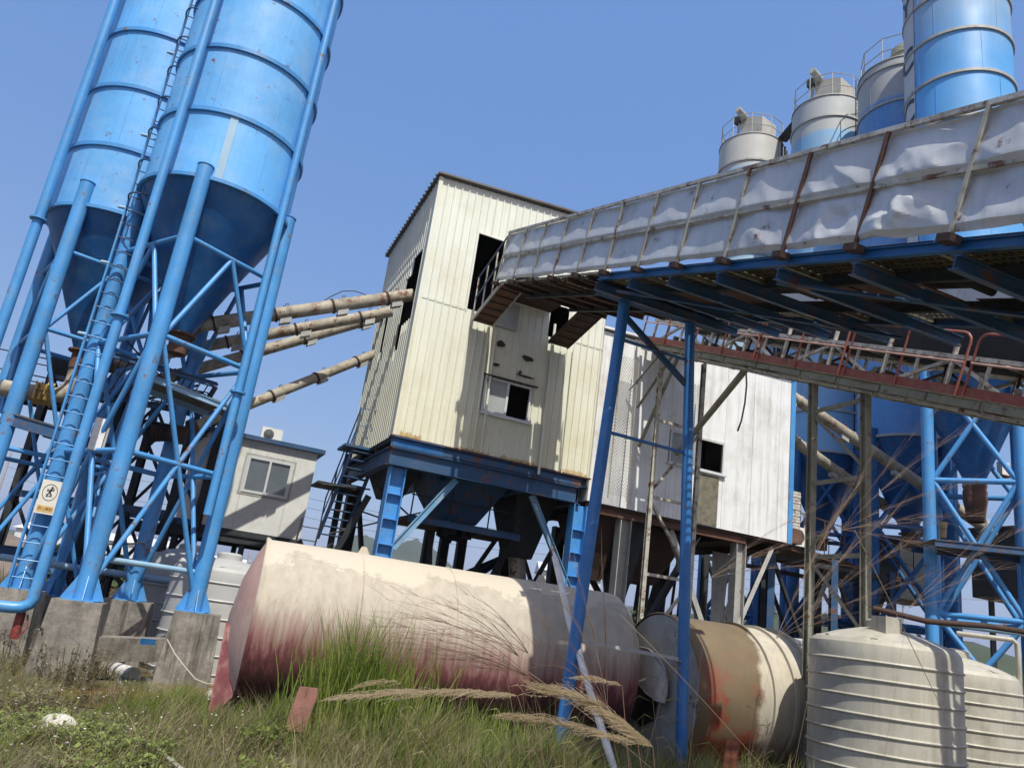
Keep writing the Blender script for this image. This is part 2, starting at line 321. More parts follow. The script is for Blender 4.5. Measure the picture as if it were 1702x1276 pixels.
# ------------------------------------------------------------------ silos
def shell_mb(c, r, z0, z1, n=72, dents=.012, seed=0., a0=0, a1=2 * math.pi):
    zs = np.arange(z0, z1 + .01, .2); zs[-1] = z1
    def fn(a, z):
        q = Vector((math.cos(a) * r * 1.1, math.sin(a) * r * 1.1, z * .9 + seed))
        cz = abs(((z - z0) / 1.6 + .5) % 1 - .5) * 2
        return dents * noise.noise(q * 1.3) * cz + dents * .5 * noise.noise(q * 4) * cz
    return MB().lathe([(r, z) for z in zs], (c[0], c[1], 0), n, fn=fn)
def silo(label, c, r, z0, z1, foot, ang, m, mleg, leg_r=.18, cone=2.9, out_r=.2, levels=(8.5, 6.2, 3.9), style='K', group=None, roof=True, poke=.25, ringm=None, step=1.6,
         leg_d=None, br=.055, shell_a=None, faces=(0, 1, 2, 3), lowbar=None):
    cx, cy = c; root = thing('cement_silo', label, 'silo', (cx, cy, foot), group)
    sh = build('shell', shell_mb(c, r, z0, z1, seed=cx), m, root)
    ringm = ringm or m
    z = z0; k = 0; cam_a = math.atan2(-cy, -cx)
    while z < z1 - step and r > 0:
        for o_ in (-.75, .45):
            a = cam_a + o_ + .35 * (k % 2); d = rz((1, 0), a); build('weld_seam', MB().obox(Vector((cx, cy, z + step / 2)) + d * (r + .004), d * .004, rz((0, .009), a), (0, 0, step / 2 - .05)), m, root, smooth=False)
        z += step; k += 1
    z = z0 + step
    while z < z1 - .2:
        build('stiffening_ring', MB().lathe([(r + .005, z - .05), (r + .055, z - .05), (r + .055, z + .045), (r + .005, z + .045)], (cx, cy, 0), 72), ringm, root); z += step
    build('base_ring', MB().lathe([(r + .0, z0 - .03), (r + .07, z0 - .03), (r + .07, z0 + .05), (r, z0 + .05)], (cx, cy, 0), 72), ringm, root)
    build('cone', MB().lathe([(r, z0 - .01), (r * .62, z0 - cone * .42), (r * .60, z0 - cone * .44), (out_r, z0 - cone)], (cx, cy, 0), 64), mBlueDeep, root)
    build('outlet_pipe', MB().lathe([(out_r, z0 - cone), (out_r + .1, z0 - cone - .01), (out_r + .1, z0 - cone - .05), (out_r, z0 - cone - .06), (out_r, z0 - cone - .45), (.02, z0 - cone - .45)], (cx, cy, 0), 28), mRust, root)
    if roof: build('roof', MB().lathe([(r + .03, z1), (r + .03, z1 + .05), (.02, z1 + .35)], (cx, cy, 0), 64), mGreyMetal, root)
    L = []
    ld = leg_d or (r + .02)
    for k in range(4):
        a = ang + k * math.pi / 2; p = Vector((cx + math.cos(a) * ld, cy + math.sin(a) * ld, 0)); L.append(p)
        lg = build('leg', MB().tube(p + Vector((0, 0, foot)), p + Vector((0, 0, z0 + poke)), leg_r, n=24), mleg, root)
        pb = MB(); pb.box(p + Vector((0, 0, foot + .012)), leg_r * 2 + .22, leg_r * 2 + .22, .024, ang)
        for j in range(4):
            d = rz((1, 0), ang + j * math.pi / 2 + .3); n_ = Vector((-d.y, d.x, 0)) * .007
            q = p + d * (leg_r - .01) + Vector((0, 0, foot + .02)); pb.poly([q - n_, q + d * .2 - n_, q + Vector((0, 0, .42)) - n_], n_ * 2)
        build('base_plate', pb, mleg, lg)
        build('cap_plate', MB().tube(p + Vector((0, 0, z0 + poke)), p + Vector((0, 0, z0 + poke + .015)), leg_r + .015, n=24), mleg, lg)
    for k in faces:
        a, b = L[k], L[(k + 1) % 4]; d = (b - a).normalized(); A, B = a + d * leg_r * .6, b - d * leg_r * .6; M_ = (A + B) / 2
        zz = [Vector((0, 0, q)) for q in levels]; f0 = Vector((0, 0, foot + .35))
        if style == 'K':
            for q in zz: build('brace', MB().tube(A + q, B + q, br * 1.1, n=10), mleg, root)
            for (p, q) in ((M_ + zz[0], A + zz[1]), (M_ + zz[0], B + zz[1]), (A + zz[1], M_ + zz[2]), (B + zz[1], M_ + zz[2]), (M_ + zz[2], A + f0), (M_ + zz[2], B + f0)):
                build('brace', MB().tube(p, q, br, n=10), mleg, root)
        else:
            for q in zz: build('brace', MB().tube(A + q, B + q, br * 1.1, n=10), mleg, root)
            ll = [z0 + .05] + list(levels) + [foot + .2]
            for i in range(len(ll) - 1):
                if ll[i] - ll[i + 1] < .8: continue
                for (p, q) in ((A, B), (B, A)): build('brace', MB().tube(p + Vector((0, 0, ll[i])), q + Vector((0, 0, ll[i + 1])), br, n=10), mleg, root)
    return root, L
def block(p, top, wt, wb, ang, label, name='foundation_block', group='concrete silo foundation blocks', z0=-.25, m=None):
    mb = MB(); p = Vector((p[0], p[1], 0)); vs = []
    for z, w_ in ((z0, wb), (top, wt)):
        for k in range(4):
            vs.append(p + rz((w_ * .7071, 0), ang + k * math.pi / 2) + Vector((random.uniform(-.015, .015), random.uniform(-.015, .015), z)))
    mb.add(vs, [(3, 2, 1, 0), (4, 5, 6, 7)] + [(i, (i + 1) % 4, 4 + (i + 1) % 4, 4 + i) for i in range(4)])
    return tag(build(name, mb, m or mConc, smooth=False), label, 'foundation', group)

SB = (-7.1, 15.75); angB = math.atan2(.27, 1.6)
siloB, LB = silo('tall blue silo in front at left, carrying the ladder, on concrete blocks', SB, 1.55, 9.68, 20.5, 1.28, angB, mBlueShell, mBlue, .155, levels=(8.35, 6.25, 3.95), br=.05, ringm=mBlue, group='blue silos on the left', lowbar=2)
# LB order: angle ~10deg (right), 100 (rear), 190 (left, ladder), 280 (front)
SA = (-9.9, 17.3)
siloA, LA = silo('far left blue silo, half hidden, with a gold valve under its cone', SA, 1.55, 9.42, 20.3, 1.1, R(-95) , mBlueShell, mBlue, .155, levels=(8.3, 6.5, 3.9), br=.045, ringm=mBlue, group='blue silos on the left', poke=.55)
mb = MB(); ang_ = angB + R(-78)    # weld strap on front of silo B
p = Vector((SB[0], SB[1], 0))
build('weld_strap', MB().obox(p + rz((1.555, 0), R(-70)) + Vector((0, 0, 10.5)), rz((.012, 0), R(-70)), rz((0, .08), R(-70)), (0, 0, .78)), mPipe, siloB)
bl = ['left grey block of three, under the ladder leg of the front silo', 'wide grey block at centre of the three, under the front leg', 'right grey block beside the big red tank, under the right leg', 'shaded grey block behind, under the rear leg of the front silo']
for p, l, w_ in ((LB[2], bl[0], .8), (LB[3], bl[1], .78), (LB[0] + Vector((.12, .02, 0)), bl[2], .84), (LB[1], bl[3], .95)): block(p, 1.28, w_, w_ + .2, R(62), l)
for i, p in enumerate(LA):
    block(p, 1.1, .8, 1.05, R(62), ['grey block under the nearest leg of the far left silo', 'grey block in shade between the two left silos', 'grey block under the rearmost leg of the far left silo', 'grey block under the leg of the far left silo at the photo edge'][i])
# tie beam of concrete between two blocks, and low slabs
mb = MB(); a_, b_ = LB[3], LB[0]; mb.beam((a_.x + .1, a_.y - .0, .52), (b_.x - .1, b_.y - .05, .56), .34, .40)
tag(build('concrete_tie_beam', mb, mConc, smooth=False), 'grey concrete beam spanning between the centre and right silo blocks above the puddle', 'beam')
mb = MB(); mb.beam((LB[2].x + .3, LB[2].y + .1, .42), (LB[1].x - .2, LB[1].y - .2, .42), .34, .36)
tag(build('concrete_tie_beam', mb, mConc, smooth=False), 'shaded concrete beam behind the front blocks under the left silo', 'beam')
q = PY(222, 1122, 15.6); q2 = PY(190, 1112, 16.6)
tag(build('broken_pipe', MB().tube(q, q2, .14, n=20), mWhite), 'short white pipe end lying under the concrete tie beam', 'pipe')
tag(build('blue_tile_scrap', MB().obox(PY(246, 1066, 14.86), (.09, .10, 0), (0, -.012, 0), (0, 0, .05)), mBlueDeep, smooth=False), 'small blue scrap stuck on face of the concrete tie beam', 'scrap')
# horizontal pale pipes at foot of the legs
mb = MB(); mb.tube((LB[3].x, LB[3].y + .1, 2.02), (LB[0].x - .1, LB[0].y, 2.02), .055)
build('foot_brace', mb, mPipe, siloB)
tag(build('ground_pipe', MB().tube(PY(0, 925, 17.6), PY(420, 985, 19.2), .075), mPipe), 'long pale pipe running low behind the front silo legs', 'pipe')
tag(build('steel_channel', MB().ibeam(PY(0, 912, 18.6), PY(300, 948, 20.2), .14, .2), mBlueDark), 'dark steel channel lying behind the left silo feet', 'beam')

# fill pipes beside the silos
def fillpipe(x, y, zlo, zhi, r, label, elbow=None, fl=()):
    mb = MB(); pts = [(x, y, zhi), (x, y, zlo)]
    root = thing('fill_pipe', label, 'pipe', (x, y, zlo), 'blow pipes beside the left silos')
    build('pipe_run', MB().pipe([(x, y, zhi), (x, y, zlo)] + ([(x - .03, y - .02, zlo - .1), (x - .12, y - .06, zlo - .16), (x - .24, y - .12, zlo - .18), (x - .52, y - .26, zlo - .18)] if elbow else []), r, 16), mBlue, root)
    for z in fl: build('flange', MB().tube((x, y, z - .02), (x, y, z + .02), r + .07, n=20), mBlue, root)
    return root
fillpipe(-7.50, 13.92, 1.22, 20, .095, 'long blue pipe before the ladder leg ending in a white elbow above the weeds', elbow=True, fl=(6.4,))
fillpipe(-5.50, 15.38, 3.1, 20, .085, 'blue pipe running up the right flank of the front silo', fl=(5.6,))
mb = MB(); mb.pipe([PY(333, 893, 15.3), PY(329, 930, 15.25)], .09, 14)
fillpipe(-10.78, 15.66, 5.5, 20, .11, 'blue pipe up the outer left flank of the far left silo', fl=(8.9,))
fp = [o for o in S.objects if o.name.startswith('fill_pipe')]
build('elbow_socket', MB().tube((-8.0, 13.66, 1.04), (-8.09, 13.615, 1.04), .12, n=18), mWhite, fp[0])

# ladder with cage on the left leg of silo B
lp = LB[2]; dirr = (Vector((0, 0, 0)) - Vector((lp.x, lp.y, 0))).normalized(); side = Vector((dirr.y, -dirr.x, 0))
if side.x > 0: side = -side
base = Vector((lp.x, lp.y, 0)) + dirr * .30
lad = thing('caged_ladder', 'light blue ladder climbing the left leg of the front silo into a hooped cage', 'ladder', (base.x, base.y, .62))
for s_ in (-1, 1): build('rail', MB().beam(base + side * s_ * .215 + Vector((0, 0, .62)), base + side * s_ * .215 + Vector((0, 0, 20.3)), .04, .05), mBlue, lad)
z = .85
rg = MB()
while z < 20.2: build('rung', MB().tube(base - side * .21 + Vector((0, 0, z)), base + side * .21 + Vector((0, 0, z)), .012, n=6), mBlue if z < 7 else mBlueDark, lad); z += .32
z = 6.2; hz_ = []
while z < 20.2:
    pts = []
    for i in range(13):
        a = math.pi * i / 12; pts.append(base + side * math.cos(a) * (.22 + .12 * math.sin(a)) + dirr * (.02 + .52 * math.sin(a)) + Vector((0, 0, z)))
    if z > 9.3: build('cage_hoop', MB().pipe(pts, .018, 5), mBlueDark, lad)
    z += .8
for a in (50, 90, 130):
    q = base + side * math.cos(R(a)) * .3 + dirr * (.02 + .5 * math.sin(R(a)))
    build('cage_bar', MB().beam(q + Vector((0, 0, 9.4)), q + Vector((0, 0, 20.2)), .03, .012), mBlueDark, lad)
for z in (6.3, 7.9, 9.2, 11., 13.2):
    cp = MB()
    for s_ in (-1, 1): cp.tube(base + side * s_ * .20 + Vector((0, 0, z)), base + side * s_ * .36 - dirr * .05 + Vector((0, 0, z)), .035, n=10)
    cp.beam(base - side * .38 + Vector((0, 0, z)) - dirr * .06, base + side * .38 + Vector((0, 0, z)) - dirr * .06, .05, .03)
    build('clamp', cp, mPipe, lad)
# warning plate, with ring, figure and a band of characters
sp_ = base + dirr * .06 + Vector((0, 0, 3.0))
sg = thing('warning_sign', 'white plate with a ringed no-climbing symbol and yellow band tied to the ladder', 'sign', sp_)
fr = Matrix((( -side.x, dirr.x, 0), (-side.y, dirr.y, 0), (0, 0, 1)))
def onsign(x, z, o=.0): return sp_ - side * x * 1. + dirr * (.0 + o) + Vector((0, 0, z))
mSignW = mat('sign_white', (.72, .69, .62), .5, 0, .1, 8, dirt=(.4, .3, .2), damt=.3, dscale=8)
mInk = mat('sign_ink', (.03, .03, .03), .6); mBand = mat('sign_band', (.62, .42, .16), .5, 0, .2, 20)
build('plate', MB().obox(onsign(0, 0), side * .17, dirr * .006, (0, 0, .32)), mSignW, sg)
for s0, s1 in ((.118, .128),):
    mb = MB(); n = 40
    for k in range(n):
        a, b = 2 * math.pi * k / n, 2 * math.pi * (k + 1) / n
        mb.add([onsign(math.cos(a) * s0, .09 + math.sin(a) * s0 * 1.25, .009), onsign(math.cos(b) * s0, .09 + math.sin(b) * s0 * 1.25, .009), onsign(math.cos(b) * s1, .09 + math.sin(b) * s1 * 1.25, .009), onsign(math.cos(a) * s1, .09 + math.sin(a) * s1 * 1.25, .009)], [(0, 1, 2, 3)])
    build('ring', mb, mInk, sg)
mb = MB()
def ell(x, z, rx, rz_): mb.poly([onsign(x + math.cos(t) * rx, z + math.sin(t) * rz_, .010) for t in np.linspace(0, 2 * math.pi, 14)[:-1]])
ell(.02, .185, .02, .022)
for x0, z0_, x1, z1_, w_ in ((.015, .16, -.005, .09, .02), (.01, .15, .055, .13, .009), (.055, .13, .05, .18, .008), (.0, .14, -.05, .11, .009), (-.05, .11, -.045, .16, .008), (-.005, .09, .035, .05, .011), (.035, .05, .01, .01, .01), (-.005, .09, -.035, .04, .011), (-.035, .04, -.03, 0, .01), (-.06, .02, .06, .02, .004), (-.06, .05, -.02, .05, .004)):
    d = Vector((x1 - x0, z1_ - z0_, 0)).normalized(); nx_, nz_ = -d.y * w_, d.x * w_
    mb.poly([onsign(x0 - nx_, z0_ - nz_, .010), onsign(x1 - nx_, z1_ - nz_, .010), onsign(x1 + nx_, z1_ + nz_, .010), onsign(x0 + nx_, z0_ + nz_, .010)])
build('pictogram', mb, mInk, sg)
build('band', MB().obox(onsign(0, -.225, .007), side * .14, dirr * .002, (0, 0, .06)), mBand, sg)
def text_mesh(name, body, size, mtx, m, parent, depth=.002):
    cu = bpy.data.curves.new(name, 'FONT'); cu.body = body; cu.size = size; cu.align_x = 'CENTER'; cu.align_y = 'CENTER'; cu.extrude = depth
    ob = bpy.data.objects.new(name, cu); COL.objects.link(ob); bpy.context.view_layer.update()
    me = bpy.data.meshes.new_from_object(ob.evaluated_get(bpy.context.evaluated_depsgraph_get())); bpy.data.objects.remove(ob)
    o0 = ORG[parent.name]; me.transform(mtx); me.transform(Matrix.Translation(-o0)); me.materials.clear(); me.materials.append(m)
    o = bpy.data.objects.new(name, me); COL.objects.link(o); o.parent = parent; ORG[o.name] = o0; return o
def frame_m(o, x, z_, n): # local x->x, y->z_, z->n
    return Matrix(((x.x, z_.x, n.x, o.x), (x.y, z_.y, n.y, o.y), (x.z, z_.z, n.z, o.z), (0, 0, 0, 1)))
text_mesh('characters', '\u7981\u6b62\u6500\u767b', .062, frame_m(onsign(0, -.225, .010), -side, Vector((0, 0, 1)), dirr), mOrange, sg)
# white box hung on the brace
q = PY(163, 722, 14.75)
wb = thing('white_panel_box', 'long dirty white box hung on the brace of the front silo', 'box', q - Vector((0, 0, .3)))
build('casing', MB().box(q, .22, .14, .62, .5), mWhite, wb); build('side_lid', MB().box(q + Vector((.13, .06, -.05)), .04, .14, .5, .5), mGreyMetal, wb)
# gold valve below silo A
z_ = 6.0; p = Vector((SA[0], SA[1], 0)); z0_ = 9.42 - 2.9 - .4
vl = thing('rotary_valve', 'gold painted valve on the elbow under the far left silo', 'valve', (p.x, p.y, z0_ - .9))
build('elbow', MB().pipe([p + Vector((0, 0, z0_)), p + Vector((0, 0, z0_ - .35)), p + Vector((-.03, -.06, z0_ - .55)), p + Vector((-.12, -.12, z0_ - .70)), p + Vector((-.24, -.18, z0_ - .76))], .17, 18), mScrew, vl)
e1 = p + Vector((-.26, -.19, z0_ - .77)); dd = Vector((-.84, -.5, -.08)).normalized()
build('body', MB().tube(e1, e1 + dd * .34, .24, n=22), mYellow, vl)
for k in (0, .11, .23, .34): build('flange', MB().tube(e1 + dd * (k - .015), e1 + dd * (k + .015), .28, n=22), mYellow, vl)
yb = MB()
for i in range(3):
    for j in range(2): yb.obox(e1 + dd * (.08 + i * .1) + Vector((.1, -.24, -.1 + j * .2)), (.03, 0, 0), (0, .05, 0), (0, 0, .07))
build('lug', yb, mYellow, vl)
build('inlet_pipe', MB().tube(e1 + dd * .36, e1 + dd * 1.0, .18, n=18), mScrew, vl)
# red extinguisher-like pump against the left block
q = PY(32, 1030, 14.0)
rp = thing('red_hand_pump', 'small red pump standing against the left concrete block behind the ladder foot', 'pump', (q.x, q.y, q.z - .3))
build('barrel', MB().lathe([(.02, -.3), (.065, -.3), (.075, -.25), (.075, .1), (.04, .2), (.025, .24)], q, 20), mRed, rp); build('handle', MB().pipe([q + Vector((0, 0, .22)), q + Vector((.05, 0, .32)), q + Vector((.2, -.04, .3))], .018, 6), mDark, rp)
build('hose', MB().pipe([q + Vector((.11, 0, .1)), q + Vector((.2, -.05, -.1)), q + Vector((.1, -.1, -.28))], .015, 6), mRed, rp)

# platforms and walkways between the left silos
def walkway(label, p0, p1, wv, m, z, rail=True, th=.1, cat='walkway', group=None):
    p0, p1, wv = Vector(p0), Vector(p1), Vector(wv); L = (p1 - p0).length; n = max(1, int(L / 1.1)); d = (p1 - p0) / n
    root = thing('service_walkway', label, cat, (p0.x, p0.y, p0.z), group)
    build('deck', MB().obox((p0 + p1) / 2 + wv / 2, (p1 - p0) / 2, wv / 2, (0, 0, .012)), mGrating, root)
    for o in (Vector((0, 0, 0)), wv): build('edge_beam', MB().ibeam(p0 + o - Vector((0, 0, th / 2 + .014)), p1 + o - Vector((0, 0, th / 2 + .014)), .07, th), m, root)
    if rail:
        for o in ((Vector((0, 0, 0)), wv) if rail == 2 else (Vector((0, 0, 0)),)):
            for i in range(n + 1): build('post', MB().tube(p0 + o + d * i, p0 + o + d * i + Vector((0, 0, 1.05)), .018, n=6), m, root)
            for h in (.55, 1.05): build('rail', MB().tube(p0 + o + Vector((0, 0, h)), p1 + o + Vector((0, 0, h)), .018, n=6), m, root)
    return root
walkway('dark blue platform between the legs of the far left silo', PY(5, 682, 15.6), PY(120, 716, 16.0), (.3, 1.1, 0), mBlueDark, 0, rail=False, th=.24)
walkway('blue edged platform under the cone of the front silo', PY(258, 624, 14.9), PY(378, 672, 16.0), (-.7, .9, 0), mPipe, 0, rail=False, th=.12)
walkway('dark railed walkway behind the left silos', PY(-40, 640, 19.5), PY(330, 715, 20.5), (0, .9, 0), mDark, 0, rail=2)
# screw feeder motors as dark drums under silo B
q = Vector((SB[0], SB[1], 6.3))

# ------------------------------------------------------------------ screw conveyors
def screw(label, p0, p1, r, group='screw conveyors of the left silos', flg=4, clean=False, inlet=None):
    p0, p1 = Vector(p0), Vector(p1); d = (p1 - p0); L = d.length; d.normalize()
    root = thing('screw_conveyor', label, 'conveyor', tuple(p0), group)
    build('casing', MB().tube(p0, p1, r, n=22), mScrew, root)
    for i in range(flg):
        c = p0 + d * L * (i + .5) / flg
        build('flange', MB().tube(c - d * .022, c + d * .022, r + .025, n=22), mRustDk if not clean else mScrew, root)
        hb = MB(); hb.obox(c + d * .28 - Vector((0, 0, r + .05)), d * .13, d.cross(Vector((0, 0, 1))).normalized() * .09, (0, 0, .07))
        build('inspection_hatch', hb, mGreyMetal, root)
        build('lifting_eye', MB().pipe([c + Vector((0, 0, r)) + d * .2 + Vector((0, 0, 0)), c + d * .2 + Vector((0, 0, r + .08)), c + d * .26 + Vector((0, 0, r + .08)), c + d * .26 + Vector((0, 0, r))], .012, 5), mRust, root)
    mo = p0 - d * .02
    build('end_motor', MB().tube(mo, mo - d * .12, r + .07, n=20).tube(mo - d * .12, mo - d * .5, r * .8, n=16), mRust if not clean else mGreyMetal, root)
    if inlet: build('inlet_spout', MB().tube(Vector(inlet), p0 + d * .35, r * .85, n=18), mRust, root)
    return root
ob_ = Vector((SB[0], SB[1], 9.68 - 2.9 - .45))
screw('thick dusty screw conveyor, topmost of those entering the tower at left', PY(300, 545, 16.1), PY(686, 490, 17.9), .155, inlet=(ob_.x, ob_.y, ob_.z + .02))
screw('dusty screw conveyor second from top entering the tower', PY(190, 603, 17.2), PY(650, 518, 19.0), .14)
screw('dusty screw conveyor third from top, sagging below the upper pair', PY(235, 640, 17.8), PY(640, 524, 20.3), .14)
screw('lowest dusty screw conveyor ending at the tower flank by itself', PY(325, 708, 17.6), PY(623, 588, 20.6), .125)
mb = MB(); c_ = [PY(395, 470, 17.1)]
tag(build('hanging_cable', MB().pipe([PY(470 + 20 * t, 508 + 30 * math.sin(t * .9) * .4 - t * 2.5, 17.0 + t * .1) for t in range(0, 11)], .012, 5), mDark), 'thin black cable looped along the top screw conveyor', 'cable')

# ------------------------------------------------------------------ mixing tower
tower = thing('mixing_tower', 'tall cream ribbed-metal tower on a blue steel frame, in the middle', 'building', BL)
def ribs(mb, pt, out, a0, a1, z0, z1, pitch=.19, rw=.045, dep=.028, phase=0.):
    """vertical ribbed sheet: pt(a, z) a point on its plane, out the outward direction, z0/z1 functions of a"""
    st = [a0]; k = math.floor((a0 - phase) / pitch); prof = []
    while True:
        b = phase + k * pitch; k += 1
        if b > a1 + pitch: break
        for (o, d) in ((0, 0), (.012, 1), (rw - .012, 1), (rw, 0)):
            if a0 < b + o < a1: prof.append((b + o, d * dep))
    def dv(a):
        o = (a - phase) % pitch; return dep if .012 < o < rw - .012 else 0.
    prof = [(a0, dv(a0))] + prof + [(a1, dv(a1))]; n0 = len(mb.v); vs = []
    for a, d in prof:
        zz0, zz1 = z0(a), z1(a)
        for i in range(2): vs.append(pt(a, zz0 if i == 0 else zz1) + out * d)
    fs = [(2 * i, 2 * i + 2, 2 * i + 3, 2 * i + 1) for i in range(len(prof) - 1)]
    mb.add(vs, fs)
W_ = 5.03; zt = lambda a: 12.14 + .065 * a; cst = lambda v_: (lambda a: v_); zb = cst(5.53)
def fp_(a, z): return T(a, 0, z)
fw = MB()
for a0, a1, segs in ((0, 1.2, [(5.53, None)]), (1.2, 1.91, [(5.53, 8.95), (10.98, None)]), (1.91, 3.2, [(5.53, 6.5), (7.43, None)]), (3.2, 3.42, [(5.53, None)]), (3.42, 3.95, [(5.53, 8.85), (9.75, None)]), (3.95, W_, [(5.53, None)])):
    for lo, hi in segs: ribs(fw, fp_, -V, a0, a1, cst(lo), zt if hi is None else cst(hi))
wallf = build('front_wall', fw, mCream, tower, smooth=False)
sw = MB(); D_ = 4.5
def sp2(b, z): return T(0, b, z)
ztl = lambda b: 12.14 + .085 * b
for b0, b1, segs in ((-.42, 0, [(5.53, None)]), (-1.15, -.42, [(5.53, 8.5), (10.35, None)]), (-1.5, -1.15, [(5.53, 7.9), (9.9, None)]), (-2.85, -1.5, [(5.53, None)]), (-3.2, -2.85, [(5.53, 8.3), (9.5, None)]), (-D_, -3.2, [(5.53, None)])):
    for lo, hi in segs: ribs(sw, sp2, -U, b0, b1, cst(lo), ztl if hi is None else cst(hi))
build('side_wall', sw, mCream, tower, smooth=False)
bw = MB(); bw.poly([T(0.02, -D_, 5.53), T(W_, -D_, 5.53), T(W_, -D_, 12.1), T(0.02, -D_, 11.75)], V * -.03); bw.poly([T(W_, 0, 5.53), T(W_, -D_, 5.53), T(W_, -D_, 12.1), T(W_, 0, 12.46)], U * -.03)
build('rear_wall', bw, mCream, tower, smooth=False)
build('floor_plate', MB().tb(0.03, W_ - .03, -D_ + .03, -.03, 5.46, 5.53), mDark, tower, smooth=False)
rf = MB(); rf.poly([T(-.10, .14, 12.155), T(W_ + .1, .14, 12.51), T(W_ + .1, -D_ - .12, 12.16), T(-.10, -D_ - .12, 11.76)], (0, 0, .05))
k = 0.
while k < W_: rf.poly([T(k, .10, 12.2 + .065 * k), T(k + .05, .10, 12.203 + .065 * k), T(k + .05, -D_ - .1, 11.83 + .07 * k), T(k, -D_ - .1, 11.825 + .07 * k)], (0, 0, .03)); k += .25
k = 0.
while k < D_: rf.poly([T(-.14, -k, 12.16 - .085 * k), T(-.14, -k - .06, 12.155 - .085 * k), T(.1, -k - .06, 12.175 - .085 * k), T(.1, -k, 12.18 - .085 * k)], (0, 0, .03)); k += .2
build('roof', rf, mRoof, tower, smooth=False)
build('corner_trim', MB().tb(-.045, .06, -.04, .045, 5.5, 12.13), mCream, tower, smooth=False)
# black board added behind the openings, standing in for the shade inside
build('shade_board', MB().tb(.1, W_ - .1, -1.9, -1.85, 5.6, 11.6), mBlack, tower, smooth=False)
def window(parent, a0, a1, z0, z1, b=0., left=True, openr=True, fm=None):
    w_ = build('window', MB().tb(a0, a1, b - .03, b + .035, z0, z0 + .045).tb(a0, a1, b - .03, b + .035, z1 - .045, z1).tb(a0, a0 + .045, b - .028, b + .033, z0 + .045, z1 - .045).tb(a1 - .045, a1, b - .028, b + .033, z0 + .045, z1 - .045), fm or mAlu, parent, smooth=False)
    mid = (a0 + a1) / 2; build('mullion', MB().tb(mid - .03, mid + .03, b - .026, b + .028, z0 + .045, z1 - .045), fm or mAlu, w_, smooth=False)
    if left: build('pane', MB().tb(a0 + .045, mid - .03, b - .012, b - .004, z0 + .045, z1 - .045), mFrost, w_, smooth=False)
    if not openr: build('pane', MB().tb(mid + .03, a1 - .045, b - .022, b - .014, z0 + .045, z1 - .045), mFrost, w_, smooth=False)
    else: build('room_shade_panel', MB().tb(mid - .3, a1 + .1, b - .9, b - .85, z0 - .2, z1 + .2), mBlack, w_, smooth=False)  # black panel behind the open half stands in for the room's shade
    build('sill', MB().tb(a0 - .08, a1 + .08, b - .0, b + .08, z0 - .04, z0), fm or mAlu, w_, smooth=False)
window(tower, 1.93, 3.18, 6.52, 7.41, .01)
build('window_hood', MB().tb(1.85, 3.3, .03, .12, 7.43, 7.45), mRustDk, tower, smooth=False)
build('door_frame', MB().tb(1.16, 1.2, 0, .035, 8.9, 11.0).tb(1.16, 1.95, 0, .035, 10.98, 11.02), mCream, tower, smooth=False)
build('grey_door', MB().tb(1.95, 2.55, .035, .06, 8.72, 9.42), mGreyMetal, tower, smooth=False)
mBleed = mat('rust_bleed', (.50, .38, .18), .8, 0, .3, 6, dirt=(.22, .10, .04), damt=.8, dscale=9, streak=1., scol=(.66, .62, .45))
for a0, a1, hh in ((.12, .62, .22), (1.5, 2.3, .1), (2.6, 3.5, .14), (4.2, 4.95, .2)):
    mb = MB(); n = 22; top = [T(a0 + (a1 - a0) * k / n, .031, 5.54 + hh * (.25 + .9 * abs(noise.noise(Vector((k * .55, a0, 3)))))) for k in range(n + 1)]; bot = [T(a0 + (a1 - a0) * k / n, .031, 5.535) for k in range(n + 1)]
    mb.add(bot + top, [(k, k + 1, n + 2 + k, n + 1 + k) for k in range(n)]); build('rust_bleed', mb, mBleed, tower, smooth=False)
build('sheet_lap', MB().tb(0.02, 1.19, .029, .034, 8.93, 8.95), mCream, tower, smooth=False); build('sheet_lap', MB().tb(3.96, W_, .029, .034, 8.93, 8.95), mCream, tower, smooth=False)
# conduits down the facade
for a, z0, z1, r in ((1.88, 5.6, 8.7, .03), (2.08, 5.55, 8.6, .028), (3.62, 5.35, 9.2, .035), (4.22, 5.5, 8.7, .018)):
    build('downpipe', MB().tube(T(a, .06, z0), T(a - .06, .06, z1), r, n=8), mCream, tower)
st_ = MB()
for (a, z, w_, h) in ((2.2, 8.3, .16, .1), (2.95, 8.12, .18, .09), (2.15, 7.75, .1, .06), (2.95, 7.65, .3, .03), (2.8, 7.72, .06, .05)):
    st_ = MB(); st_.poly([T(a + w_ * math.cos(t) * (.6 + .4 * random.random()), .033, z + h * math.sin(t) * (.6 + .4 * random.random())) for t in np.linspace(0, 6.28, 12)[:-1]], -V * .012)
    build('torn_patch', st_, mRustDk, tower, smooth=False)
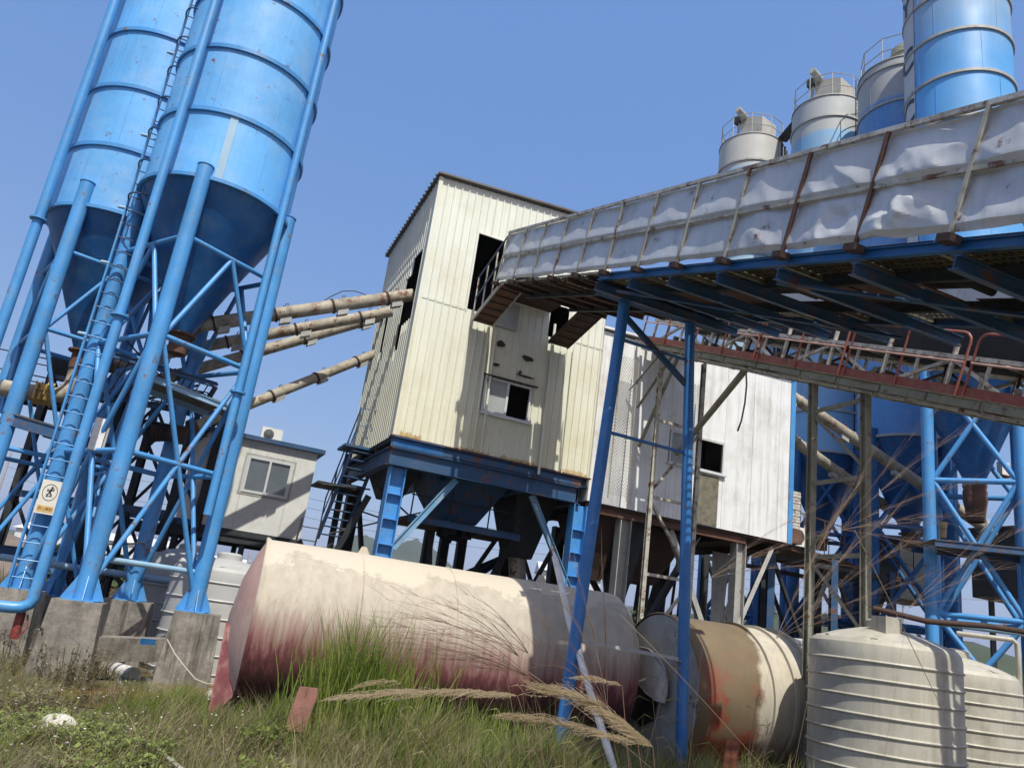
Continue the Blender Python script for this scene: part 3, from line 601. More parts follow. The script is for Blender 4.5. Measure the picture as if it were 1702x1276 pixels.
# edge rust drip ledge + girders
build('ledge', MB().tb(-.06, W_ + .02, -.2, .07, 5.50, 5.53), mRust, tower, smooth=False)
gb = [('upper_beam', (.02, W_), 5.38), ('main_girder', (.05, W_ - .1), 5.06)]
build('floor_beam', MB().ibeam(T(-.03, -.02, 5.375), T(W_ - .2, -.02, 5.375), .14, .24), mBlueDark, tower, smooth=False)
build('floor_beam', MB().ibeam(T(.0, 0, 5.38), T(1.2, 0, 5.38), .15, .235), mBlueDeep, tower, smooth=False)
build('main_girder', MB().ibeam(T(0.0, -.03, 5.055), T(W_ - .3, -.03, 5.055), .2, .38), mBlueDark, tower, smooth=False)
for b in (-.0, -1.5, -3., -4.4): build('cross_beam', MB().ibeam(T(.0, b - .05, 5.38), T(W_ - .05, b - .05, 5.38), .12, .18), mDark, tower, smooth=False)
for a in (.02, 1.6, 3.3, W_ - .2): build('side_beam', MB().ibeam(T(a, -.1, 5.06), T(a, -D_, 5.06), .18, .38), mBlueDark, tower, smooth=False)
mBoxCol = mat('column_blue_paint', (.06, .27, .62), .45, 0, .2, 1., dirt=(.3, .35, .4), damt=.25, dscale=4, rust=.08)
def hcol(p, z1, w_, parent, m, ribsz=True, d=U, e=V):
    p = Vector((p.x, p.y, 0)); mb = MB()
    for k in (-1, 1): mb.obox(p + d * k * w_ / 2 + Vector((0, 0, z1 / 2)), d * .012, e * w_ * .45, (0, 0, z1 / 2))
    mb.obox(p + Vector((0, 0, z1 / 2)), d * (w_ / 2 - .012), e * .012, (0, 0, z1 / 2))
    c = build('column', mb, m, parent, smooth=False)
    if ribsz:
        z = .4
        while z < z1 - .1: build('stiffener', MB().obox(p + Vector((0, 0, z)), d * (w_ / 2 - .014), e * w_ * .4, (0, 0, .006)), m, c, smooth=False); z += .55
    return c
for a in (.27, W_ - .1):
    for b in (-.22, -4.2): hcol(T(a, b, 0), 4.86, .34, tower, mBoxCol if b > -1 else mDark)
def brace(p, q, m=None, w_=.13, parent=None, name='brace'): return build(name, MB().angle(p, q, w_), m or mDark, parent or tower, smooth=False)
mKnee = mat('faded_blue_brace', (.16, .34, .52), .5, 0, .25, 2, dirt=(.4, .38, .3), damt=.4, dscale=3, rust=.12)
build('knee_brace', MB().ibeam(T(.45, -.12, 3.1), T(1.65, -.12, 4.85), .10, .14), mKnee, tower, smooth=False)
build('knee_brace', MB().ibeam(T(W_ + .1, -.12, 2.4), T(3.6, -.12, 4.85), .10, .14), mKnee, tower, smooth=False)
for b in (-.22, -4.2): 
    brace(T(.3, b, 1.0), T(4.9, -4.4 + b * 0, 3.6))
for a in (.3, W_ - .1):
    brace(T(a, -.4, .9), T(a, -4.1, 4.6)); brace(T(a, -4.1, .9), T(a, -.4, 4.6)) if a > 1 else None
brace(T(.3, -4.2, .9), T(-.9, -4.6, 3.2)); brace(T(-1.0, -3.4, .3), T(.3, -2.4, 4.4))
# hoppers, mixer body, lower service floor
def hopper(a0, a1, b0, b1, z1, z0, s_, parent, m, name='hopper'):
    mb = MB(); ca, cb = (a0 + a1) / 2, (b0 + b1) / 2
    vs = [T(a0, b0, z1), T(a1, b0, z1), T(a1, b1, z1), T(a0, b1, z1), T(ca - s_, cb - s_, z0), T(ca + s_, cb - s_, z0), T(ca + s_, cb + s_, z0), T(ca - s_, cb + s_, z0)]
    mb.add(vs, [(3, 2, 1, 0), (4, 5, 6, 7)] + [(i, (i + 1) % 4, 4 + (i + 1) % 4, 4 + i) for i in range(4)]); return build(name, mb, m, parent, smooth=False)
hopper(1.2, 3.4, -2.9, -.6, 5.28, 4.05, .45, tower, mBlueDark, 'mixer_trough'); hopper(.3, 1.2, -3.4, -1.4, 5.2, 4.4, .25, tower, mDark)
hopper(3.6, 4.8, -2.8, -1., 5.2, 3.5, .3, tower, mDark)
build('discharge_chute', MB().tube(T(4.2, -1.9, 3.6), T(4.4, -1.9, 2.6), .22, n=14), mScrew, tower)
lf = build('lower_floor', MB().tb(.9, 3.75, -2.6, -.9, 3.86, 3.93), mRustDk, tower, smooth=False)
build('edge_channel', MB().ibeam(T(.9, -.88, 3.9), T(3.78, -.88, 3.9), .08, .16), mBlueDark, lf, smooth=False)
for a in (.95, 1.9, 2.9, 3.7): build('rail_post', MB().tube(T(a, -.9, 3.95), T(a, -.9, 4.9), .018, n=6), mDark, lf)
build('rail', MB().tube(T(.9, -.9, 4.45), T(3.75, -.9, 4.45), .018, n=6), mDark, lf)
mb = MB()
for i in range(46):
    a = random.uniform(1.9, 2.75); mb.obox(T(a, random.uniform(-1.8, -.95), 3.86 - random.random() * .26 * (1 - abs(a - 2.3) * 1.4)), (random.uniform(.03, .09), .02, 0), (0, random.uniform(.03, .09), .02), (.01, 0, random.uniform(.03, .1)))
build('hardened_spill', mb, mBlack, tower, smooth=False)
for a in (2.35, 2.8, 3.3): hcol(T(a, -3.6, 0), 4.9, .22, tower, mDark, False)
brace(T(1.9, -2.4, 3.8), T(2.6, -3.0, .6)); brace(T(3.7, -1.2, 3.9), T(3.4, -3.4, .8)); brace(T(2.6, -3.4, 1.0), T(3.7, -2.0, 3.9))
build('side_catwalk', MB().tb(-1.0, -.02, -3.6, -2.6, 4.52, 4.58), mDark, tower, smooth=False)
for (p, q) in ((T(-.9, -2.6, 4.5), T(.3, -2.6, 4.6)), (T(.2, -1.6, 4.6), T(1.2, -2., 4.1)), (T(.8, -3.2, 5.), T(.8, -3.2, 3.9)), (T(1.3, -3.2, 5.), T(1.3, -3.2, 3.9)), (T(-.4, -3.1, 3.4), T(1.9, -3.1, 4.35)), (T(.2, -3.1, 4.1), T(1.2, -3.1, 3.95))):
    build('tie_rod', MB().tube(p, q, .022, n=6), mDark, tower)

# stair at the left side of the tower
p1 = PY(588, 742, 18.9); p0 = PY(528, 893, 19.9); wv = U * .62
stair = thing('steel_stair', 'dark blue steel stair at the left flank of the tower', 'stair', p0)
for o in (Vector((0, 0, 0)), wv): build('stringer', MB().beam(p0 + o, p1 + o, .035, .16), mBlueDark, stair, smooth=False)
n = 11
tr_ = [build('tread', MB().obox(p0 + (p1 - p0) * (i + .5) / n + wv / 2, wv / 2, V * .11, (0, 0, .012)), mBlueDark, stair, smooth=False) for i in range(n)]
build('landing', MB().obox(p1 + wv / 2 + V * .35 + U * .2, U * .75, V * .45, (0, 0, .03)), mBlueDark, stair, smooth=False)
for o in (Vector((0, 0, 0)),):
    a_, b_ = p0 + Vector((0, 0, 1.)), p1 + Vector((0, 0, 1.))
    build('handrail', MB().pipe([a_, b_, b_ + U * .9], .02, 6), mBlueDark, stair); build('handrail', MB().pipe([a_ - Vector((0, 0, .45)), b_ - Vector((0, 0, .45)), b_ + U * .9 - Vector((0, 0, .45))], .016, 6), mBlueDark, stair)
for t_ in (0, .33, .66, 1.): build('baluster', MB().tube(p0 + (p1 - p0) * t_, p0 + (p1 - p0) * t_ + Vector((0, 0, 1.)), .018, n=6), mBlueDark, stair)
for a in (-.25,): build('support_post', MB().ibeam(T(a, -3.4, 0.02), T(a, -3.4, 5.5), .14, .14), mDark, stair, smooth=False)
build('lower_ladder', MB().beam(T(-1.5, -2.2, .1), T(-1.25, -2.2, 3.6), .03, .06).beam(T(-1.05, -2.2, .1), T(-.8, -2.2, 3.6), .03, .06), mDark, stair, smooth=False)
mb = MB()
for i in range(11): mb.tube(T(-1.48 + .25 * i / 11, -2.2, .4 + .3 * i), T(-1.03 + .25 * i / 11, -2.2, .4 + .3 * i), .014, n=6)
build('ladder_rungs', mb, mDark, stair)

# ------------------------------------------------------------------ white control house beside the tower
wh = thing('control_house', 'smooth white panel house on steel legs, right of the cream tower', 'building', T(5.06, 0, 5.0))
zw = lambda a: 9.50 + .04 * (a - 5.5) + .0
BW = -.05
wf = MB()
def panel(a0, a1, z0, z1):
    k = a0
    while k < a1 - .01:
        e = min(a1, k + .95); wf.obox(T((k + e) / 2, BW - .02, (z0 + (z1 if z1 else zw(k))) / 2), U * ((e - k) / 2 - .004), V * .02, (0, 0, ((z1 or zw(k)) - z0) / 2)); k = e
panel(5.06, 7.32, 5.0, None); panel(7.32, 8.24, 5, 6.40); panel(7.32, 8.24, 7.32, None); panel(9.12, 11.4, 5., None); panel(8.24, 9.12, 7.32, None); panel(8.24, 9.12, 5., 6.40)
build('front_wall', wf, mWhiteClad, wh, smooth=False)
build('stained_panel', MB().tb(8.30, 8.98, BW, BW + .02, 5.02, 6.34), mStain, wh, smooth=False)
build('side_wall', MB().tb(11.36, 11.4, -4., BW - .045, 5., 9.72), mWhiteClad, wh, smooth=False); build('side_wall', MB().tb(5.06, 5.1, -4., BW - .045, 5., 9.5), mWhiteClad, wh, smooth=False)
build('rear_wall', MB().tb(5.1, 11.36, -4.04, -4., 5., 9.6), mWhiteClad, wh, smooth=False)
build('roof', MB().poly([T(5.0, .05, 9.52), T(11.5, .05, 9.78), T(11.5, -4.1, 9.74), T(5.0, -4.1, 9.5)], (0, 0, .06)), mWhiteClad, wh, smooth=False)
build('corner_strip', MB().tb(11.40, 11.56, -.1, BW + .03, 4.98, 9.76), mBlue, wh, smooth=False)
build('floor_plate', MB().tb(5.1, 11.36, -3.98, -.1, 4.93, 5.0), mRustDk, wh, smooth=False)
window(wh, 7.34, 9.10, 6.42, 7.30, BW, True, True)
build('edge_beam', MB().ibeam(T(5.1, -.18, 4.86), T(10.1, -.18, 4.86), .12, .22), mRust, wh, smooth=False)
for a in (5.4, 7.4, 9.4, 11.2): build('cross_beam', MB().ibeam(T(a, -.2, 4.82), T(a, -3.9, 4.82), .1, .2), mRustDk, wh, smooth=False)
for a in (6.3, 9.94):
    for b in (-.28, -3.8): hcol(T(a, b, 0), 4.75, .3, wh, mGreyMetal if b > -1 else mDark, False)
brace(T(6.2, -.2, .6), T(8.6, -.3, 4.7), mDark, .14, wh); brace(T(9.8, -.2, .6), T(7.7, -.3, 4.72), mGreyMetal, .14, wh); brace(T(6.5, -3.8, .6), T(9.8, -3.8, 4.7), mDark, .14, wh)
brace(T(10.05, -.2, 2.6), T(11.1, -.2, 4.8), mGreyMetal, .1, wh); brace(T(10.05, -1.2, 2.0), T(11.2, -1.2, 4.8), mDark, .1, wh); brace(T(9.8, -3.8, .6), T(6.5, -3.8, 4.7), mDark, .14, wh)
hopper(5.2, 6.6, -1.9, -.4, 4.8, 3.2, .25, wh, mRustDk); hopper(7.0, 9.0, -3.2, -1.2, 4.8, 3.4, .4, wh, mRustDk); hopper(6.1, 7.2, -1.4, -.5, 4.8, 2.9, .2, wh, mDark)
for i in range(9): build('hanging_pipe', MB().tube(T(7.9 + i * .24, -2.2 - random.random() * 1.5, random.uniform(.2, .8)), T(7.9 + i * .24 + random.uniform(-.2, .2), -2.2, 4.8), random.uniform(.03, .07), n=8), mDark, wh)
build('torn_side_sheet', MB().poly([T(10.6, -2.2, 4.7), T(10.7, -2.2, 1.9), T(11.1, -2.3, 1.7), T(11.25, -2.2, 4.7)], (0, .02, 0)), mGreyMetal, wh, smooth=False)
tag(build('hanging_hose', MB().pipe([PY(1240, 612, 18.2), PY(1241, 640, 18.2), PY(1238, 670, 18.2), PY(1232, 700, 18.2), PY(1226, 716, 18.2)], .022, 6), mDark), 'dark hose end dangling in front of the white house wall', 'hose')

# ------------------------------------------------------------------ site cabin with its air conditioner
CB = Vector((-5.30, 22.40, 3.31))
def K(a, b, z): return CB + U * a - V * b + Vector((0, 0, z))
cabn = thing('site_cabin', 'small white site cabin with a dark flat roof behind the left silo', 'cabin', CB)
def kb(mb, a0, a1, b0, b1, z0, z1): return mb.obox(K((a0 + a1) / 2, (b0 + b1) / 2, (z0 + z1) / 2), U * (a1 - a0) / 2, V * (b1 - b0) / 2, (0, 0, (z1 - z0) / 2))
mb = MB(); k = -3.3
for a0, a1, z0, z1 in ((-3.3, -2.75, 0, 2.5), (-2.75, -1.86, 0, 2.5), (-1.86, -.62, 0, 1.05), (-1.86, -.62, 2.08, 2.5), (-.62, 0, 0, 2.5)): kb(mb, a0 + .003, a1 - .003, -.05, 0, z0, z1)
mCabin = mat('cabin_panel', (.66, .66, .63), .5, 0, .1, 1, dirt=(.3, .26, .2), damt=.3, dscale=4, streak=.3)
build('front_wall', mb, mCabin, cabn, smooth=False)
build('side_wall', kb(MB(), -.05, 0, -2.4, -.05, 0, 2.5), mCabin, cabn, smooth=False); build('side_wall', kb(MB(), -3.3, -3.25, -2.4, -.05, 0, 2.5), mCabin, cabn, smooth=False); build('rear_wall', kb(MB(), -3.3, 0, -2.45, -2.4, 0, 2.5), mCabin, cabn, smooth=False)
build('roof', kb(MB(), -3.45, .18, -2.55, .15, 2.5, 2.62), mBlueDark, cabn, smooth=False); build('base_frame', kb(MB(), -3.35, .02, -2.4, .02, -.14, 0), mDark, cabn, smooth=False)
wn = MB()
for r_ in ((-1.86, -.62, 1.05, 1.12), (-1.86, -.62, 2.0, 2.08), (-1.86, -1.79, 1.12, 2.0), (-.69, -.62, 1.12, 2.0), (-1.27, -1.21, 1.12, 2.0)): kb(wn, r_[0], r_[1], -.02, .03, r_[2], r_[3])
wno = build('window', wn, mAlu, cabn, smooth=False); build('pane', kb(MB(), -1.79, -1.27, -.025, -.015, 1.12, 2.), mGlass, wno, smooth=False); build('pane', kb(MB(), -1.21, -.69, -.03, -.02, 1.12, 2.), mGlass, wno, smooth=False)
tr = MB()
for r_ in ((-1.95, -.53, .98, 1.04), (-1.95, -.53, 2.09, 2.14), (-1.95, -1.89, 1.04, 2.09), (-.59, -.53, 1.04, 2.09)): kb(tr, r_[0], r_[1], 0, .012, r_[2], r_[3])
build('grey_trim', tr, mGreyMetal, wno, smooth=False)
cs = thing('cabin_stand', 'dark steel deck and posts carrying the white site cabin', 'platform', K(-1.6, 0, -.2))
build('deck_beam', MB().ibeam(K(-4.5, .15, -.26), K(1.6, .15, -.26), .1, .2).ibeam(K(-4.5, -2.2, -.26), K(1.6, -2.2, -.26), .1, .2), mDark, cs, smooth=False)
for a in (-3.2, -1.5, 0.1, 1.4):
    for b in (.1, -2.2): build('post', MB().ibeam(K(a, b, -3.3), K(a, b, -.36), .12, .12), mDark, cs, smooth=False)
def ac_unit(o, dx, dn, label, group='air conditioner outdoor units', sc=1.):
    r_ = thing('air_conditioner', label, 'air conditioner', o, group); o = Vector(o); z = Vector((0, 0, 1))
    build('casing', MB().obox(o + z * .29 * sc, dx * .42 * sc, dn * .16 * sc, z * .27 * sc), mWhite, r_, smooth=False)
    build('fan_grille', MB().lathe([(.2 * sc, 0), (.2 * sc, .012), (.02, .014)], o + z * .29 * sc - dx * .12 * sc + dn * .16 * sc, 28, ax=dn), mDark, r_)
    mb = MB()
    for k in range(4): mb.lathe([(.05 * sc * (k + 1), .018), (.05 * sc * (k + 1) - .008, .022)], o + z * .29 * sc - dx * .12 * sc + dn * .16 * sc, 24, ax=dn)
    build('grille_rings', mb, mGreyMetal, r_); build('feet', MB().obox(o - dx * .25 * sc + z * .01, dx * .03, dn * .17 * sc, z * .012).obox(o + dx * .25 * sc + z * .01, dx * .03, dn * .17 * sc, z * .012), mDark, r_, smooth=False)
    return r_
ac_unit(K(-1.35, -.5, 2.63), U, -V, 'pale air conditioner unit standing on the cabin roof', sc=.72)

# ------------------------------------------------------------------ sheet-clad belt gallery coming down towards the camera
GA0, GA1 = 1.32, 3.95
def gzb(b): return 9.62 - .325 * b
SL = (Vector((0, 0, -.325)) - V).normalized(); NL = U.cross(SL).normalized()
if NL.z < 0: NL = -NL
def G(a, b, h): return T(a, b, gzb(b)) + NL * h            # gallery frame: h is perpendicular to its floor
gal = thing('belt_gallery', 'inclined belt gallery clad in buckled grey sheet, crossing the upper right', 'conveyor', T(GA0, 14.8, gzb(14.8)))
B0, B1 = 1.64, 15.2
posts = [1.66]; 
while posts[-1] < B1: posts.append(posts[-1] + 1.0)
HC = 1.10
_lat = {}
def tri(x, y):
    def L_(i, j):
        k = (i, j)
        if k not in _lat: _lat[k] = random.uniform(-1, 1)
        return _lat[k]
    i, j = math.floor(x), math.floor(y); fx, fy = x - i, y - j
    if fx + fy < 1: return L_(i, j) + (L_(i + 1, j) - L_(i, j)) * fx + (L_(i, j + 1) - L_(i, j)) * fy
    return L_(i + 1, j + 1) + (L_(i, j + 1) - L_(i + 1, j + 1)) * (1 - fx) + (L_(i + 1, j) - L_(i + 1, j + 1)) * (1 - fy)
def sheet(b0, b1, nb, nh, h0, h1, seed, torn=0.):
    mb = MB(); vs = []
    for j in range(nh + 1):
        hh = h0 + (h1 - h0) * j / nh
        for i in range(nb + 1):
            b = b0 + (b1 - b0) * i / nb; fh = j / nh
            cell = ((b - posts[0]) / 1.0) % 1.; e = math.sin(math.pi * cell) ** .6 if cell > 0 else 0
            vb = (fh * 2) % 1. if fh < 1 else 0
            q = Vector((b * 1.1, hh * 2.2, seed))
            d = .030 * noise.noise(q * .8) + .026 * tri(b * 2.3 + hh * .6, hh * 3.1 + b * .2) + .010 * tri(b * 5.7 - hh, hh * 6.3 + 40)
            # the sheet hangs loose below each rail: pushed in just under it, bellying out lower down
            belly = (-.045 * math.cos(math.pi * (vb + .12 * noise.noise(Vector((b * 1.7, seed, 2)))) * 1.1)) * e
            wv_ = .022 * noise.noise(Vector((b * 1.9, (0 if fh < .5 else 7), seed))) + .012 * math.sin(b * 6.3 + 2.5 * noise.noise(Vector((b, 1, 1 + (fh > .5)))))
            slope = -.004 + (.088 * (1 - vb) - (.055 * (1 - vb / .12) if vb < .12 else 0)) * (.8 + .2 * e) + wv_ * vb * e; d = d * (.15 + .85 * e) * .42 + slope
            if 9.6 < b < 14.6:
                k_ = math.exp(-((b - 11.9) / .75) ** 2 - ((hh - .32) / .34) ** 2); fold = 1 - 2 * abs(noise.noise(Vector((b * 1.5 + hh * 1.2, hh * 1.1 - b * .3, 9))))
                d += torn * e * (.035 * fold * fold - .01 + k_ * (.035 + .075 * tri(b * 3.1 + hh * 2.2, hh * 4.4 - b) + .035 * tri(b * 7.3, hh * 9.1 + b * 3)))
            vs.append(G(GA0 - .02, b, hh + (.03 * noise.noise(Vector((b * 2.5, 0, seed))) if j == 0 else 0)) - U * (d + .0))
    mb.add(vs, [(j * (nb + 1) + i, j * (nb + 1) + i + 1, (j + 1) * (nb + 1) + i + 1, (j + 1) * (nb + 1) + i) for j in range(nh) for i in range(nb)])
    return mb
build('side_sheet', sheet(B0, B1, 520, 52, .02, HC - .01, 1.3, 1.), mGalv, gal, sharp=9)
for k, b in enumerate(posts):
    if b > B1: continue
    old = b > 9 or k % 4 == 3
    build('side_post', MB().beam(G(GA0 - .072, b, -.02), G(GA0 - .072, b + .05, HC + .01), .036, .036, U), mRust if (k in (9, 10)) else (mFrameOld), gal, smooth=False)
    build('post_foot', MB().obox(G(GA0 - .08, b, -.05), SL * .07, U * .07, NL * .035), mRustDk, gal, smooth=False)
for h in (.56,): build('mid_rail', MB().beam(G(GA0 - .066, B0, h), G(GA0 - .066, B1, h), .03, .042), mFrameOld, gal, smooth=False)
build('top_rail', MB().beam(G(GA0 - .06, B0, HC + .03), G(GA0 - .06, B1, HC + .03), .05, .05), mDirty, gal, smooth=False)
# other side of the gallery and its floor
build('far_side_sheet', MB().poly([G(GA1 + .02, B0, 0.02), G(GA1 + .02, B1, .02), G(GA1 + .02, B1, .6), G(GA1 + .02, B0, .6)], U * .01), mGalv, gal, smooth=False)
for a in (GA0 + .05, GA1 - .05): build('edge_beam', MB().ibeam(G(a, 6.3, -.075), G(a, B1, -.075), .08, .10, upd=NL), mBlueDeep if a < 2 else mBlueDark, gal, smooth=False)
build('edge_angle', MB().angle(G(GA0 + .02, B0, -.03), G(GA0 + .02, 6.28, -.03), .05, upd=NL), mFrameOld, gal, smooth=False)
for a0, a1 in ((GA0 + .08, GA0 + .74), (GA1 - .74, GA1 - .08)):
    b = B0; k = 0
    while b < B1:
        if k not in (6, 9, 12) or a0 < 2: build('floor_plate', MB().obox(G((a0 + a1) / 2, b + .48, .012), U * (a1 - a0) / 2, SL * .475, NL * .004), mRustDk, gal, smooth=False)
        b += .98; k += 1
b = 6.45
while b < B1: build('cross_beam', MB().ibeam(G(GA0 - .06, b, -.25), G(GA1 + .2, b, -.25), .10, .13, upd=NL), mBlueDark, gal, smooth=False); b += 1.05
b = 2.
while b < 6.4: build('cross_beam', MB().ibeam(G(GA0, b, -.07), G(GA1, b, -.07), .07, .1, upd=NL), mRustDk, gal, smooth=False); b += .8
for a0, a1 in ((GA0 + .1, GA0 + .72), (GA1 - .72, GA1 - .1)):
    gm = MB(); b = B0
    while b < B1:
        gm.beam(G(a0, b, -.02), G(a1, b, -.02), .012, .03); b += .075
    for a in np.linspace(a0, a1, 6): gm.beam(G(a, B0, -.03), G(a, B1, -.03), .02, .03)
    build('walkway_grating', gm, mGrating, gal, smooth=False)
    b = B0
    while b < B1: build('grating_angle', MB().obox(G((a0 + a1) / 2, b, -.07), U * (a1 - a0) / 2, SL * .03, NL * .025), mOlive if b > 6 else mRust, gal, smooth=False); b += .98
build('belt', MB().obox(G(2.63, (B0 + B1) / 2, .12), U * .5, SL * ((B1 - B0) / 2 * 1.05), NL * .012), mBelt, gal, smooth=False)
tray = MB()
for k in range(14):
    b = B0 + k * .98
    if k in (7, 10): continue
    tray.obox(G(2.6, b + .48, -.03), U * .56, SL * .48, NL * .006)
build('belt_tray', tray, mRust, gal, smooth=False)
for a in (2.05, 3.15): build('stringer', MB().ibeam(G(a, B0, -.10), G(a, B1, -.10), .07, .12, upd=NL), mDark, gal, smooth=False)
b = 2.2
while b < B1: build('idler', MB().tube(G(2.2, b, .02), G(3.0, b, .02), .05, n=10), mDark, gal); b += 1.2
for (b0, b1) in ((6.9, 10.1), (10.5, 14.)): build('wind_brace', MB().angle(G(GA0 + .1, b0, -.33), G(GA1 - .1, b1, -.33), .05), mBlueDark, gal, smooth=False)
build('end_deck', MB().obox(T(2.64, .82, 9.50), U * .76, V * .80, (0, 0, .02)), mRustDk, gal, smooth=False)
# end ramps down to the tower and their railing
def ramp_(a0, a1, lb, m):
    p0, p1 = T(a0, .12, 8.66), T(a0, 1.75, gzb(1.75) - .03); wv = U * (a1 - a0)
    d = build('access_ramp', MB().obox((p0 + p1) / 2 + wv / 2, (p1 - p0) / 2, wv / 2, (0, 0, .02)), m, gal, smooth=False)
    rb = MB()
    for i in range(6): q = p0 + (p1 - p0) * (i + .5) / 6 + wv / 2 - Vector((0, 0, .035)); rb.obox(q, wv / 2, (p1 - p0).normalized() * .02, (0, 0, .012))
    build('ribs', rb, mRustDk, d, smooth=False)
    for o in (Vector((0, 0, 0)), wv): build('side_plate', MB().beam(p0 + o, p1 + o, .03, .1), mGreyMetal if m == mRust else mRustDk, d, smooth=False)
    return p0, p1
p0, p1 = ramp_(1.34, 1.86, 'left', mRust); ramp_(3.42, 3.95, 'right', mRustDk)
for t_ in (0.02, .35, .68): build('ramp_post', MB().beam(p0 + (p1 - p0) * t_, p0 + (p1 - p0) * t_ + Vector((0, 0, 1.1)), .035, .035), mFrameOld if t_ else mBlueDark, gal, smooth=False)
for h in (.55, 1.1): build('ramp_rail', MB().beam(p0 + Vector((0, 0, h)), G(GA0 - .05, 1.66, h), .03, .03), mBlueDark, gal, smooth=False)
build('end_post', MB().beam(p1 - V * -.25 + U * .25, p1 - V * -.25 + U * .25 + Vector((0, 0, 1.25)), .12, .08, U), mBlue, gal, smooth=False)
# twin-leg trestle under the gallery
BT = 6.2
tr = thing('trestle', 'tall blue two-leg trestle with thin rungs carrying the grey gallery', 'trestle', T(2.6, BT, 0))
tl0, tl1 = T(1.58, BT, .12), T(1.93, BT, 7.25); tr0, tr1 = T(3.69, BT, .02), T(3.27, BT, 7.25)
build('leg', MB().tube(tl0, tl1, .095, n=26), mTrestle, tr); build('leg', MB().tube(tr0, tr1, .088, n=26), mTrestle, tr)
build('foot_plate', MB().box(tl0 + Vector((0, 0, .02)), .42, .42, .03, .3).obox(tl0 + Vector((0, 0, .12)), U * .012, V * .2, (0, 0, .1)).obox(tl0 + Vector((0, 0, .12)), U * .2, V * .012, (0, 0, .1)), mKnee, tr, smooth=False)
build('head_beam', MB().ibeam(T(1.4, BT, 7.36), T(3.95, BT, 7.36), .16, .2), mBlueDark, tr, smooth=False)
for z in (6.55, 4.95, 1.75): 
    f = (z - .1) / 7.15; A = tl0.lerp(tl1, f); B = tr0.lerp(tr1, f); build('rung', MB().angle(A, B, .055), mTrestle if z > 3 else mGreyMetal, tr, smooth=False)
f = .86; build('strut', MB().beam(tl0.lerp(tl1, .97), tr0.lerp(tr1, .84), .08, .08), mBlueDark, tr, smooth=False)
block((tl0.x, tl0.y), .1, .55, .62, .3, 'low pale concrete footing in the grass under the left trestle leg', group=None, m=mRock)
block((tr0.x, tr0.y), .04, .5, .6, .3, 'buried concrete footing under the right trestle leg', group=None)

# ------------------------------------------------------------------ lower belt conveyor with red railing
RA = 6.2; RS = .383
def rzb(b): return 9.36 - RS * b
SR = (Vector((0, 0, -RS)) - V).normalized(); NR = U.cross(SR).normalized()
if NR.z < 0: NR = -NR
def Q(a, b, h): return T(a, b, rzb(b)) + NR * h
rc = thing('belt_conveyor', 'dirty white truss conveyor with red-oxide railing, below the grey gallery', 'conveyor', T(RA, 14, rzb(14)))
C0, C1 = .12, 15.; SEG = 1.2
for a, nm in ((RA, 'near'), (RA + 1.5, 'far')):
    mm = mDirty
    build('bottom_chord', MB().ibeam(Q(a, C0, .06), Q(a, C1, .06), .09, .13, upd=NR), mOlive, rc, smooth=False)
    build('top_chord', MB().beam(Q(a + .12, C0, .74), Q(a + .12, C1, .74), .07, .07), mm, rc, smooth=False)
    k = 0; b = C0 + .1
    while b < C1 - SEG:
        build('upright', MB().beam(Q(a + .12, b, .1), Q(a + .12, b, .95), .06, .06), mm, rc, smooth=False)
        q0, q1 = ((b, .1), (b + SEG, .7)) if k % 2 == 0 else ((b, .7), (b + SEG, .1))
        build('diagonal', MB().beam(Q(a + .12, q0[0], q0[1]), Q(a + .12, q1[0], q1[1]), .05, .055), mm, rc, smooth=False)
        if nm == 'far': build('diagonal', MB().beam(Q(a + .12, q0[0], .8 - q0[1]), Q(a + .12, q1[0], .8 - q1[1]), .04, .045), mRust, rc, smooth=False)
        else: build('lateral_brace', MB().beam(Q(a, b, .03), Q(a + 1.5, b + SEG, .03), .05, .05), mRust if k % 2 else mDirty, rc, smooth=False); build('belt_hanger', MB().beam(Q(a + .5, b + SEG * .7, .1), Q(a + .75, b + SEG * .5, .95), .035, .035), mRust, rc, smooth=False)
        build('upright', MB().beam(Q(a + .12, b + SEG * .5, .1), Q(a + .12, b + SEG * .5, .74), .045, .045), mm, rc, smooth=False)
        b += SEG; k += 1
# near side: weathered plank edge, red toe board, railing in rounded bays
eb = MB(); b = C0
while b < C1: e = min(b + random.uniform(.8, 1.3), C1); eb.obox(Q(RA - .10, (b + e) / 2, .02 + random.uniform(-.01, .01)), SR * ((e - b) / 2 * 1.03), U * .05, NR * random.uniform(.045, .065)); b = e
build('edge_planks', eb, mOlive, rc, smooth=False)
build('lower_flange', MB().beam(Q(RA - .02, C0, -.08), Q(RA - .02, C1, -.08), .12, .05), mDirty, rc, smooth=False)
build('toe_board', MB().beam(Q(RA - .16, C0, .19), Q(RA - .16, C1, .19), .012, .15), mRedRail, rc, smooth=False)
b = C0 + .05; BAY = 2.25
while b < C1:
    e = min(b + BAY - .12, C1); r = .14; h = 1.08; pts = [Q(RA - .18, b, .1), Q(RA - .18, b, h - r)] + [Q(RA - .18, b + r * (1 - math.cos(t)), h - r + r * math.sin(t)) for t in (.5, 1.05, 1.57)] + \
        [Q(RA - .18, e - r * (1 - math.cos(t)), h - r + r * math.sin(t)) for t in (1.57, 1.05, .5)] + [Q(RA - .18, e, h - r), Q(RA - .18, e, .1)]
    build('railing_bay', MB().pipe(pts, .02, 8), mRedRail, rc)
    build('mid_bar', MB().tube(Q(RA - .2, b, .62), Q(RA - .2, e, .62), .018, n=8), mat('pinkish_worn_bar', (.5, .3, .25), .5, 0, .3, 5), rc)
    build('middle_post', MB().tube(Q(RA - .18, (b + e) / 2, .1), Q(RA - .18, (b + e) / 2, h), .02, n=8), mRedRail, rc); b += BAY
